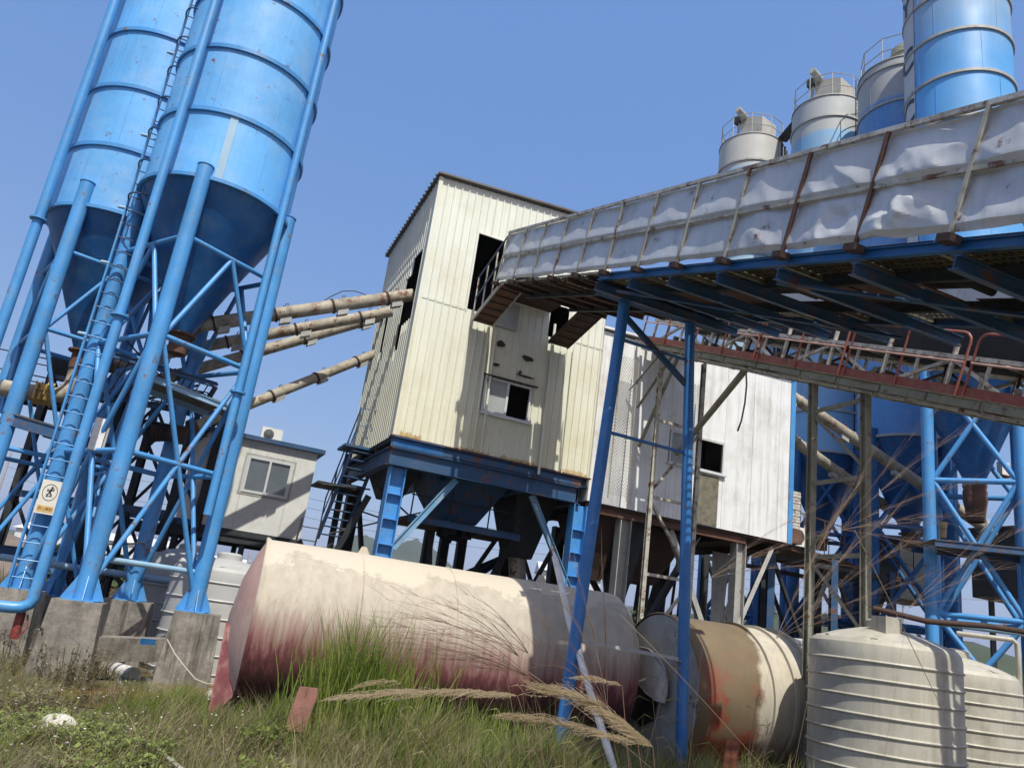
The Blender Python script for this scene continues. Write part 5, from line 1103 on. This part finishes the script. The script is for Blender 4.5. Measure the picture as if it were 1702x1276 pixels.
# ------------------------------------------------------------------ vegetation
def blades(name, pts, h, w_, lean, m, label, cat='grass', seg=3, spread=.6, wind=(.25, 0), kind='stuff', hv=.5):
    n = len(pts); pts = np.asarray(pts, float); a = rng.uniform(0, 2 * np.pi, n); H = h * rng.uniform(1 - hv, 1 + hv, n) * np.array([max(.35, 1 + 1.1 * noise.noise(Vector((p_[0] * 1.3, p_[1] * 1.3, 4)))) for p_ in pts])
    lx = np.cos(a) * lean * rng.uniform(.2, 1, n) + wind[0]; ly = np.sin(a) * lean * rng.uniform(.2, 1, n) + wind[1]
    b = rng.uniform(0, 2 * np.pi, n); wx, wy = np.cos(b) * w_, np.sin(b) * w_; V_ = np.zeros((n, (seg + 1) * 2, 3))
    for s_ in range(seg + 1):
        t = s_ / seg; f = t ** 1.8; k = (1 - t) ** .7 * .5
        cx = pts[:, 0] + lx * f * H; cy = pts[:, 1] + ly * f * H; cz = pts[:, 2] + H * (t - .18 * f * (lx ** 2 + ly ** 2))
        V_[:, 2 * s_, 0] = cx - wx * k; V_[:, 2 * s_, 1] = cy - wy * k; V_[:, 2 * s_, 2] = cz
        V_[:, 2 * s_ + 1, 0] = cx + wx * k; V_[:, 2 * s_ + 1, 1] = cy + wy * k; V_[:, 2 * s_ + 1, 2] = cz
    nv = (seg + 1) * 2; q = np.array([[2 * s_, 2 * s_ + 1, 2 * s_ + 3, 2 * s_ + 2] for s_ in range(seg)])
    Fi = (np.arange(n)[:, None, None] * nv + q[None]).reshape(-1, 4); me = bpy.data.meshes.new(name)
    o0 = pts.mean(0); o0[2] = pts[:, 2].min(); V_ -= o0
    me.vertices.add(n * nv); me.vertices.foreach_set('co', V_.reshape(-1)); me.loops.add(Fi.size); me.loops.foreach_set('vertex_index', Fi.reshape(-1).astype(np.int32))
    me.polygons.add(len(Fi)); me.polygons.foreach_set('loop_start', np.arange(0, Fi.size, 4, dtype=np.int32)); me.update(calc_edges=True); me.validate()
    me.materials.append(m); ob = bpy.data.objects.new(name, me); COL.objects.link(ob); ob.location = o0; ORG[ob.name] = Vector(o0)
    if label: tag(ob, label, cat, None, kind)
    return ob
def scatter(n, x0, x1, y0, y1, keep=None, dens=None):
    out = []
    xs = rng.uniform(x0, x1, n * 2); ys = rng.uniform(y0, y1, n * 2)
    for x, y in zip(xs, ys):
        if keep and not keep(x, y): continue
        if dens and noise.noise(Vector((x * dens, y * dens, 11.))) < rng.uniform(-.5, .15): continue
        out.append((x, y, gz(x, y) - .02))
        if len(out) >= n: break
    return out
wet = lambda x, y: -6.2 < x < -3.75 and 12.45 < y + .25 * math.sin(x * 5) < 17
tankd = lambda x, y: (0 < (x + 3.55) * .956 + (y - 12.85) * .292 < 6.8 and abs(-(x + 3.55) * .292 + (y - 12.85) * .956) < .9)
ok = lambda x, y: not wet(x, y) and not tankd(x, y)
blades('grass', scatter(26000, -9, 7.5, 7.0, 15.5, ok, .8), .24, .010, 1.1, mGrassMix, 'short mixed green and straw grass over the foreground')
blades('dry_grass', scatter(16000, -9.5, 8.5, 6.5, 17, ok, .5), .32, .007, 1.3, mGrassDry, 'dry straw-coloured grass among the green')
blades('grass', scatter(6500, -5.0, -1.6, 11.5, 14.0, lambda x, y: ok(x, y) or (wet(x, y) and x > -4.7 and y < 13.6), .9), .26, .011, .45, mGrassGreen, 'fresh green grass at the edge of the puddle')
blades('grass', scatter(500, -5.6, -4.4, 12.9, 14.6, None, 1.4), .2, .008, .4, mGrassGreen, 'sparse green shoots standing in the puddle')
blades('grass', scatter(11000, 1.2, 9, 9.8, 14, ok, .8), .42, .010, .8, mGrassMix, 'taller mixed grass under the trestle and by the plastic tanks')
blades('far_grass', scatter(16000, -30, 22, 20, 60, None, .15), .75, .05, .5, mGrassDry, 'tall dry grass of the field behind the plant')
blades('far_grass', scatter(9000, -24, -4, 19, 34, None, .3), .8, .04, .5, mGrassMix, 'green and dry weeds behind the left silos')
blades('dead_stems', scatter(5000, -9, 8, 7.5, 13.5, ok, 1.1), .5, .006, 1.6, mDeadStem, 'brown dead stems tangled through the foreground grass')
blades('grass', scatter(4500, -3.2, 2.4, 10.4, 12.0, lambda x, y: y < 11.55 + .33 * (x + 2.3), 1.2), .5, .007, 1.1, mGrassDry, 'dry stalks mixed in before the big tank')
blades('grass', scatter(7500, -3.2, 2.4, 10.4, 12.0, lambda x, y: y < 11.55 + .33 * (x + 2.3), 2.0), .42, .012, .8, mGrassGreen, 'green grass standing before the big tank')
blades('grass', scatter(5000, -9, 7.5, 7.5, 13, ok, 2.2), .28, .012, .5, mGrassGreen, 'green tufts scattered over the foreground')
def reeds(i, x, y, n, r, h, label, m=None, w_=.026):
    pts = [(x + rng.normal() * r, y + rng.normal() * r * .6, gz(x, y) - .03) for _ in range(n)]
    o = blades('reed_clump', pts, h, w_, .35, m or mGrassGreen, None, seg=4, wind=(.02, 0), hv=.4); tag(o, label, 'reed clump', 'green reed clumps before the steel tanks'); return o
for i, (px, py, n, r, h, l) in enumerate(((520, 1243, 460, .2, 1.15, 'left clump of bright green reeds beside the faded red board'), (572, 1247, 520, .22, 1.25, 'tallest clump of green reeds in front of the big tank'), (622, 1250, 420, .24, 1.15, 'green reed clump third from left before the big tank'), (672, 1250, 260, .24, .85, 'green reed clump right of the tallest ones'), (790, 1252, 260, .28, .7, 'thin low reed clump before the middle of the big tank'), (850, 1256, 260, .3, .75, 'reed clump just left of the left trestle leg'), (745, 1262, 200, .35, .5, 'low wide reed clump under the fallen plume'), (1010, 1225, 200, .3, .7, 'reed clump between the trestle legs'), (1240, 1240, 240, .35, .8, 'reed clump before the orange stained tank'))):
    q = PZ(px, py, 0); reeds(i, q.x, q.y, n, r, h, l)
def herb(px, py, n, r, h, label, lw=.035, m=None, z=0.):
    """leafy weed: thin stems with many small leaves along them"""
    q = PZ(px, py, z) if not isinstance(px, float) else Vector((px, py, 0)); o = Vector((q.x, q.y, gz(q.x, q.y) - .02)); mb = MB(); sm = MB()
    for k in range(n):
        a = random.uniform(0, 6.28); rr = r * math.sqrt(random.random()); b0 = o + Vector((math.cos(a) * rr, math.sin(a) * rr, 0)); hh = h * random.uniform(.5, 1.1); tip = b0 + Vector((math.cos(a) * rr * .5 + random.uniform(-.1, .1), math.sin(a) * rr * .5, hh))
        sm.pipe([b0, b0.lerp(tip, .5) + Vector((0, 0, .02)), tip], .004, 3)
        for j in range(int(9 + hh * 14)):
            t = random.uniform(.15, 1.02); c = b0.lerp(tip, t); e = random.uniform(0, 6.28); d = Vector((math.cos(e), math.sin(e), random.uniform(-.1, .7))).normalized(); s_ = d.cross(Vector((0, 0, 1))).normalized() * lw * .35 * random.uniform(.6, 1.2); l_ = lw * random.uniform(.9, 2.)
            mb.add([c, c + d * l_ * .5 + s_, c + d * l_, c + d * l_ * .5 - s_], [(0, 1, 2, 3)])
    rt = thing('leafy_weed', label, 'weed', o, 'leafy weeds in the foreground'); build('foliage', mb, m or mHerb, rt, smooth=False); build('stems', sm, mGrassDry, rt); return rt
mWeedDry = mat_leaf('dull_weed_leaf', [(.10, .09, .05), (.17, .15, .08), (.24, .24, .12), (.40, .38, .26)], .3)
H_ = [(30, 1120, 60, .5, .75, 'tall tangled grey-green weed at the photo left edge', .045, mWeedDry), (110, 1140, 60, .45, .6, 'grey-green weed before the wide concrete block', .045, mWeedDry), (180, 1170, 46, .35, .42, 'brownish weed left of the puddle', .04, mWeedDry), (60, 1190, 60, .4, .4, 'dull broad-leaved weed above the white rock', .05, mWeedDry),
      (130, 1228, 150, .42, .26, 'yellow-green low weed right of the white rock', .06, mHerb), (200, 1255, 170, .45, .24, 'bright low weed near the bottom left', .05, mHerb), (40, 1225, 120, .4, .26, 'yellow-green weed below the white rock', .05, mHerb), (170, 1290, 120, .4, .22, 'low bright weed at the bottom edge left', .05, mHerb),
      (430, 1255, 40, .16, .34, 'upright dark green leafy plant at the bottom, left of the reeds', .06, mGrassGreen), (700, 1250, 46, .22, .34, 'bushy green weed below the fallen plume', .05, mHerb), (640, 1240, 40, .2, .3, 'green weed beneath the reed clumps', .05, mHerb), (850, 1255, 40, .3, .3, 'sparse weed left of the left trestle foot', .04, mWeedDry), (1340, 1250, 40, .3, .42, 'thin flowering weed before the mossy mast', .035, mWeedDry), (1420, 1262, 40, .3, .35, 'thin weed before the big plastic tank', .035, mWeedDry), (1230, 1270, 40, .3, .35, 'weed below the orange-red board', .04, mHerb)]
for a in H_: herb(*a[:6], a[6], a[7])
kinds = ('small green weed', 'ragged dull weed', 'yellowing little weed')
spots_ = [(x, y) for x in (-5.9, -4.9, -3.9, -3.0, -2.0, -1.1, -.2, .7, 1.5) for y in (8.9, 9.9, 10.7)]
where = ('far left', 'left', 'left of the puddle front', 'under the puddle edge', 'below the red board', 'below the reeds', 'below the fallen plume', 'left of the trestle foot', 'before the trestle')
for i, (x, y) in enumerate(spots_):
    if -3.3 < x < -2.5 and y > 10: continue
    herb(float(x + random.uniform(-.35, .35)), float(y + random.uniform(-.3, .3)), random.randint(14, 26), .22, random.uniform(.16, .34), '%s in the foreground, %s, %s row' % (kinds[i % 3], where[i // 3], ('nearest', 'middle', 'farthest')[i % 3]), random.choice((.03, .04, .055)), (mHerb, mWeedDry, mGrassMix)[i % 3])
fl = MB()
for k in range(150):
    q = PZ(random.uniform(0, 420), random.uniform(1150, 1276), 0); c = Vector((q.x, q.y, random.uniform(.12, .5))); r = random.uniform(.008, .016)
    for j in range(3): a = random.uniform(0, 6.28); fl.add([c + Vector((math.cos(a + t) * r, math.sin(a + t) * r, .3 * r * math.sin(a * 3 + t))) for t in (0, 1.57, 3.14, 4.71)], [(0, 1, 2, 3)])
tag(build('weed_flowers', fl, mWhite, smooth=False), 'tiny pale flower heads speckled through the left weeds', 'flowers', None, 'stuff')
# bare dry stalks
def stalks(name, label, pts_list, r, m, grp=None):
    mb = MB()
    for pts, rr in pts_list: mb.pipe(pts, rr, 4, r1=rr * .25)
    o = build(name, mb, m); tag(o, label, 'dry grass', grp); return o
def arch(p, q, sag, n=9, jit=.0):
    p, q = Vector(p), Vector(q); return [p.lerp(q, t) + Vector((random.uniform(-jit, jit), 0, sag * 4 * t * (1 - t) + random.uniform(-jit, jit))) for t in np.linspace(0, 1, n)]
# wind-bent silvergrass in front of the big tank
def silvergrass(label, Y, origin, tips, root_px, r=.0045, m=None, side=1, feather=1.):
    o = PY(origin[0], origin[1], Y); rt = PY(root_px[0], root_px[1], Y); g0 = Vector((rt.x, rt.y, gz(rt.x, rt.y) - .02)); L_ = []
    L_.append(([g0, g0.lerp(o, .5) + Vector((0, 0, .05)), o], r * 1.4))
    for (tx, ty, sag, nb) in tips:
        t_ = PY(tx, ty, Y + random.uniform(-.4, .4)); c = arch(o, t_, sag); L_.append((c, r))
        for k in range(nb):
            i = random.randint(1, 7); b0 = c[i].lerp(c[i + 1], random.random()); d = (c[8] - c[0]).normalized(); l = random.uniform(.25, .6) * feather * (t_ - o).length * .5
            e = b0 + d * l + Vector((0, 0, random.uniform(-.28, .22) * l)) + Vector((0, random.uniform(-.2, .2) * l, 0)); L_.append((arch(b0, e, random.uniform(0, .06) * l, 5), r * .55))
    return stalks('silvergrass', label, L_, r, m or mStalk, 'wind-bent dry silvergrass')
silvergrass('dry silvergrass plume swept left across the big tank, lower one', 9.2, (880, 1125), [(612, 1090, .12, 22), (650, 1062, .14, 22), (600, 1045, .2, 22), (640, 1030, .22, 20), (660, 1100, .10, 20), (700, 1110, .06, 14), (590, 1072, .14, 20), (680, 1080, .1, 16)], (960, 1260), .0042)
silvergrass('dry silvergrass plume arching high over the middle of the big tank', 9.0, (862, 1090), [(640, 995, .10, 9), (668, 985, .12, 9), (700, 1000, .13, 9), (610, 1015, .12, 9), (745, 1000, .12, 8)], (900, 1260), .0042)
silvergrass('dry silvergrass stems before the shadowed end of the big tank', 8.6, (878, 1085), [(770, 985, .10, 6), (745, 1010, .12, 6), (700, 1050, .12, 8), (790, 1010, .1, 6), (630, 1062, .12, 10)], (930, 1265), .0042)
silvergrass('large feathery silvergrass plume spraying left between the trestle legs', 6.0, (1010, 1180), [(880, 1110, .12, 14), (900, 1040, .12, 18), (930, 1000, .1, 20), (960, 960, .06, 20), (1000, 930, .04, 16), (890, 1075, .1, 14)], (1100, 1340), .0030)
for (lab, Y, o_, tips, rp_) in (
    ('feathery silvergrass plume spread before the lower right silo legs', 5.2, (1290, 1060), [(1520, 900, .05, 44), (1480, 860, .07, 44), (1540, 960, .04, 40), (1430, 800, .07, 40), (1500, 1000, .02, 30), (1400, 840, .05, 30)], (1180, 1420)),
    ('upper right silvergrass plume before the blue cones', 5.0, (1400, 880), [(1640, 800, .05, 40), (1600, 720, .06, 30), (1560, 680, .05, 22), (1660, 860, .04, 40), (1560, 870, .02, 34), (1620, 930, .02, 30)], (1250, 1460)),
    ('rightmost silvergrass plume before the bright blue legs', 4.8, (1510, 1010), [(1700, 880, .04, 40), (1690, 940, .04, 34), (1660, 1000, .03, 28), (1720, 820, .04, 30)], (1400, 1450)),
    ('thin silvergrass plume left of the mossy mast top', 5.6, (1180, 960), [(1350, 850, .05, 36), (1330, 900, .04, 28), (1400, 880, .04, 34), (1390, 940, .03, 30)], (1120, 1420))):
    silvergrass(lab, Y, o_, tips, rp_, .0012, m=mat_leaf('pale_stalk', [(.20, .13, .10), (.36, .27, .2)], .15) if 'pale_stalk' not in MATS else MATS['pale_stalk'])
# straight long dry stems in front
for (lab, Y, a_, b_) in (('long straight dry stem slanting before the left edge of the plastic tank', 5.0, (1030, 1020), (1290, 1300)), ('long dry stem slanting down across the big plastic tank', 5.2, (1420, 880), (1618, 1290)), ('dry stem crossing low before the trestle', 5.5, (870, 1110), (1110, 1300)), ('pale straw bent at the left trestle foot', 6., (912, 1215), (850, 1290)), ('thin straw slanting in the grass below the fallen plume', 7., (660, 1175), (740, 1290))):
    p, q = PY(*a_, Y), PY(*b_, Y); q2 = q + (q - p).normalized() * max(0, (q.z - .0) / max(.05, abs((q - p).normalized().z))) * .98
    stalks('dry_straw', lab, [(arch(p, q, .02, 6) + [q2], .0036)], .0036, mGrassDry, 'long dry stems in the foreground')
# pampas heads
def plume(label, Y, pts, wid, n, rootp, m=None):
    P_ = [PY(x, y, Y) for x, y in pts]; rt = PY(rootp[0], rootp[1], Y); g0 = Vector((rt.x, rt.y, gz(rt.x, rt.y) - .02))
    r_ = thing('pampas_plume', label, 'reed plume', g0, 'tan pampas plumes in the foreground')
    build('stem', MB().pipe([g0, g0.lerp(P_[-1], .6), P_[-1]], .0035, 5), mStalk, r_)
    def at(t): k = t * (len(P_) - 1); i = min(int(k), len(P_) - 2); return P_[i].lerp(P_[i + 1], k - i)
    mb = MB(); dirx = (P_[0] - P_[-1]).normalized()
    for k in range(n // 22):
        t = random.random() ** .9; c = at(t); e = math.sin(math.pi * min(1, t * .85 + .12)) ** .6 * random.uniform(.5, 1.2); a = random.uniform(0, 6.28)
        L_ = random.uniform(.10, .26) * (.5 + e * .6); d = (dirx + Vector((0, math.cos(a), math.sin(a))) * wid * 5 * e * random.random() + Vector((0, 0, -.10))).normalized()
        ar = arch(c, c + d * L_, .02 * random.uniform(-.5, 1.5), 6)
        mb.pipe(ar, .0009, 3, cap=False)
        for q_ in range(18):
            m_ = random.uniform(0, 4.99); b0 = ar[int(m_)].lerp(ar[int(m_) + 1], m_ % 1); l = random.uniform(.012, .034)
            f_ = (d + Vector((random.uniform(-.6, .6), random.uniform(-.6, .6), random.uniform(-.7, .5)))).normalized(); s_ = f_.cross(Vector((0, 1, .3))).normalized() * random.uniform(.0009, .0022)
            mb.add([b0, b0 + f_ * l * .5 + s_, b0 + f_ * l, b0 + f_ * l * .5 - s_], [(0, 1, 2, 3)])
    build('seed_head', mb, m or mPlume, r_, smooth=False); return r_
plume('long tan plume lying level before the big tank', 7.0, [(568, 1158), (640, 1152), (720, 1148), (800, 1150), (860, 1156)], .05, 5200, (980, 1290))
plume('thick curved tan plume before the left trestle foot', 6.0, [(905, 1154), (960, 1158), (1010, 1180), (1050, 1210), (1085, 1240)], .085, 9000, (1130, 1330))
plume('lower tan plume under the thick curved one', 6.2, [(855, 1193), (920, 1198), (985, 1212), (1060, 1235)], .05, 3600, (1120, 1340))
plume('small tan plume near the white leaning pole', 6.6, [(980, 1128), (1005, 1130), (1034, 1138)], .02, 600, (1080, 1320))
plume('small pale plume arched beside the reed clumps', 8.0, [(606, 1140), (625, 1133), (650, 1130), (668, 1134)], .018, 500, (700, 1270))
# scrub behind the tanks
for (x, y, r, h, n, l) in ((1.9, 19.4, .9, 2.0, 90, 'tangled dry scrub on top of the bank behind the big tank'), (3.6, 17.2, .7, 2.3, 90, 'dry leafy scrub behind the orange stained tank')):
    herb(float(x), float(y), n, r, h, l, .09, mWeedDry)
# tufts of grass on second tank
# trees far right on the low hill and a green line left
def tree(x, y, h, cr, label, n=420):
    z0 = 0.; 
    hx = (x - 150) / 150; e = max(0, 1 - hx * hx) ** 1.3; hy = (y - 330) / 140 + .5; z0 = 21 * e * math.sin(math.pi * min(1, max(0, hy))) * .95 if y > 200 else 0
    rt = thing('pine_tree' if y > 200 else 'broadleaf_tree', label, 'tree', (x, y, z0), 'trees beyond the plant')
    build('trunk', MB().tube((x, y, z0 - 1), (x, y, z0 + h * .75), .22, .08, n=7), mRustDk, rt)
    mb = MB()
    for k in range(n):
        t = random.random(); a = random.uniform(0, 6.28); rr = cr * (1 - t ** 1.5) ** .6 * math.sqrt(random.random()) * (.75 + .4 * noise.noise(Vector((a, t * 3, x)))); c = Vector((x + math.cos(a) * rr, y + math.sin(a) * rr, z0 + h * (.28 + .74 * t))); s_ = .16 * cr
        u_ = Vector((random.uniform(-1, 1), random.uniform(-1, 1), random.uniform(-.6, .6))).normalized() * s_; v_ = u_.cross(Vector((random.random(), random.random(), 1))).normalized() * s_ * .7
        mb.add([c - u_, c - v_, c + u_, c + v_], [(0, 1, 2, 3)])
    build('crown', mb, mTree, rt, smooth=False)
tl = ['leftmost', 'second', 'third', 'fourth', 'fifth', 'sixth', 'seventh', 'eighth', 'ninth', 'tenth', 'eleventh', 'twelfth', 'thirteenth', 'fourteenth']
for i in range(14):
    az_ = 17.5 + i * .85 + random.uniform(-.2, .2); d = 330; tree(math.sin(R(az_)) * d, math.cos(R(az_)) * d, random.uniform(5, 8), random.uniform(1.6, 2.6), '%s tree from left on the hill crest seen behind the right silo frames' % tl[i], 260)
for i, (az_, d, h, cr) in enumerate(((-27.5, 52, 2.6, 2.2), (-24.6, 56, 2.6, 2.6), (-21.8, 50, 2.8, 2.2), (-20.3, 60, 3., 2.5), (24.5, 60, 3.2, 2.5))):
    tree(math.sin(R(az_)) * d, math.cos(R(az_)) * d, h, cr, ['low dark bush between ladder and front leg of the left silos', 'low dark bush before the far white shed', 'green bush behind the rear leg of the front silo', 'green bush behind the right silo leg', 'green bush seen behind the mossy mast foot'][i], 500)

# ------------------------------------------------------------------ haze over the plain
hz = bpy.data.materials.new('summer_haze'); hz.use_nodes = True; _t = hz.node_tree; _t.nodes.clear()
_v = _t.nodes.new('ShaderNodeVolumePrincipled'); _v.inputs['Color'].default_value = (.86, .90, .97, 1); _v.inputs['Density'].default_value = .00022; _v.inputs['Anisotropy'].default_value = .3
_o = _t.nodes.new('ShaderNodeOutputMaterial'); _t.links.new(_v.outputs[0], _o.inputs['Volume'])
o = build('haze', MB().obox((0, 1700, 74), (3100, 0, 0), (0, 2400, 0), (0, 0, 77)), hz, smooth=False); o['kind'] = 'stuff'

st = thing('braced_stand', 'dark braced steel frame in shade behind the left silo legs', 'frame', (-8.4, 19.6, 0))
for x in (-11.6, -9.7, -7.8):
    for y in (19.3, 21.2): build('leg', MB().ibeam((x, y, 0), (x, y, 6.4), .18, .18), mDark, st, smooth=False)
for x0, x1 in ((-11.6, -9.7), (-9.7, -7.8)):
    for y in (19.3, 21.2):
        for z0, z1 in ((.4, 3.2), (3.4, 6.2)):
            build('brace', MB().angle((x0, y, z0), (x1, y, z1), .09), mDark, st, smooth=False); build('brace', MB().angle((x1, y, z0), (x0, y, z1), .09), mDark, st, smooth=False)
        for z in (3.3, 6.3): build('rail', MB().beam((x0, y, z), (x1, y, z), .1, .16), mBlueDark, st, smooth=False)
for p, q, l in ((PY(20, 590, 18.3), PY(150, 620, 18.6), 'upper'), (PY(60, 745, 18.3), PY(210, 770, 18.6), 'lower')):
    build('motor', MB().tube(p.lerp(q, .5), p.lerp(q, .75), .22, n=18), mDark, st)

for i, (pts, r, m_, l) in enumerate((
    ([PY(205, 560, 16.4), PY(250, 610, 16.6), PY(300, 655, 16.8), PY(372, 690, 17.)], .02, mDark, 'dark cable drooping under the front silo cone'),
    ([PY(100, 640, 17.4), PY(170, 668, 17.6), PY(260, 660, 17.8), PY(330, 640, 18.)], .03, mDark, 'dark hose slung between the two left silos'),
    ([PY(88, 400, 18.0), PY(45, 560, 17.6), PY(-5, 690, 17.2)], .018, mDark, 'thin dark cable running down beside the outer leg of the far left silo'),
    ([PY(130, 885, 16.5), PY(160, 905, 16.6), PY(240, 902, 16.8)], .015, mDark, 'black cable looping low between the left silo legs'))):
    tag(build('loose_cable', MB().pipe(pts, r, 6), m_), l, 'cable')
gb_ = thing('gear_motor', 'dark rusty gear motor hanging under the front silo cone', 'motor', PY(272, 722, 16.8)); o = Vector(gb_.location)
build('body', MB().tube(o + Vector((-.25, 0, 0)), o + Vector((.2, .05, .06)), .17, n=20), mRustDk, gb_); build('gearbox', MB().box(o + Vector((.33, .05, .05)), .26, .3, .36, .3), mRustDk, gb_, smooth=False)
for k in range(6): build('cooling_fin', MB().tube(o + Vector((-.2 + k * .06, 0, .01 * k)), o + Vector((-.19 + k * .06, 0, .01 * k)), .19, n=20), mDark, gb_)
sf = thing('valve_platform', 'blue steel ledge with rusty mesh floor around the front silo feed', 'platform', PY(190, 590, 15.6))
for (a, b) in (((190, 590, 15.4), (360, 640, 16.6)), ((150, 650, 16.8), (330, 690, 17.6)), ((190, 590, 15.4), (150, 650, 16.8)), ((360, 640, 16.6), (330, 690, 17.6))):
    build('edge_beam', MB().ibeam(PY(*a), PY(*b), .08, .12), mBlueDark, sf, smooth=False)
mb = MB()
for k in range(14):
    t = k / 13; a = PY(190, 590, 15.4).lerp(PY(360, 640, 16.6), t); b = PY(150, 650, 16.8).lerp(PY(330, 690, 17.6), t); mb.beam(a, b, .02, .03)
build('mesh_floor', mb, mRustDk, sf, smooth=False)
# standing dry canes, jointed and leafy, in front of the tanks
def cane(label, px, Y, top, lean=.2):
    rt = PY(px, 1200, Y); g0 = Vector((rt.x, rt.y, gz(rt.x, rt.y) - .02)); H = top; tip = g0 + Vector((lean, random.uniform(-.1, .1), H)); pts = [g0.lerp(tip, t) + Vector((lean * .3 * t * t, 0, 0)) for t in np.linspace(0, 1, 9)]
    r_ = thing('dry_cane', label, 'reed', g0, 'dry canes standing before the tanks'); build('stem', MB().pipe(pts, .0065, 6, r1=.0025), mDeadStem, r_)
    for k in range(1, 8):
        p = pts[k]; a = random.uniform(-.6, .6) + (math.pi if k % 2 else 0); d = Vector((math.cos(a), math.sin(a) * .5, 0)); L_ = random.uniform(.22, .42); s_ = Vector((0, 0, 1)).cross(d) * .5 + Vector((0, 0, .6)); s_ = s_.normalized() * .007
        m_ = p + d * L_ * .5 + Vector((0, 0, .16 * L_)); e = p + d * L_ + Vector((0, 0, -.30 * L_)); build('leaf', MB().add([p, m_ + s_, m_ - s_, e], [(0, 1, 2), (1, 3, 2)]), mGrassDry if k < 4 else mGrassMix, r_, smooth=False)
    hb = MB()
    for k in range(70):
        c = pts[8].lerp(pts[7], random.random() * .9); d = Vector((random.uniform(-.5, 1), random.uniform(-.5, .5), random.uniform(-.2, 1))).normalized() * random.uniform(.03, .12); s_ = Vector((random.uniform(-1, 1), 0, random.uniform(-1, 1))).normalized() * .0016; hb.add([c, c + d * .5 + s_, c + d, c + d * .5 - s_], [(0, 1, 2, 3)])
    build('seed_head', hb, mStalk, r_, smooth=False)
for i, (px, Y, H, ln, l) in enumerate(((880, 10.6, 1.5, -.35, 'jointed dry cane leaning left before the shadowed tank end'), (905, 10.2, 1.2, .3, 'short dry cane leaning right by the left trestle leg'), (1065, 9.8, 1.7, .25, 'dry cane between the two steel tanks'), (1110, 10.4, 1.4, -.2, 'dry cane before the grey head of the second tank'), (1180, 9.6, 1.75, -.35, 'tall dry cane before the orange stains leaning left'), (1235, 10.0, 1.5, .15, 'dry cane before the pale hoops of the second tank'), (1262, 9.2, 1.25, .1, 'thin dry cane just left of the mossy mast'), (1300, 9.6, 1.0, -.15, 'short dry cane at the foot of the mossy mast'), (700, 10.3, 1.0, -.3, 'dry cane rising behind the long fallen plume'), (770, 10.5, 1.1, .3, 'dry cane right of the reed clumps'))):
    cane(l, px, Y, H, ln)
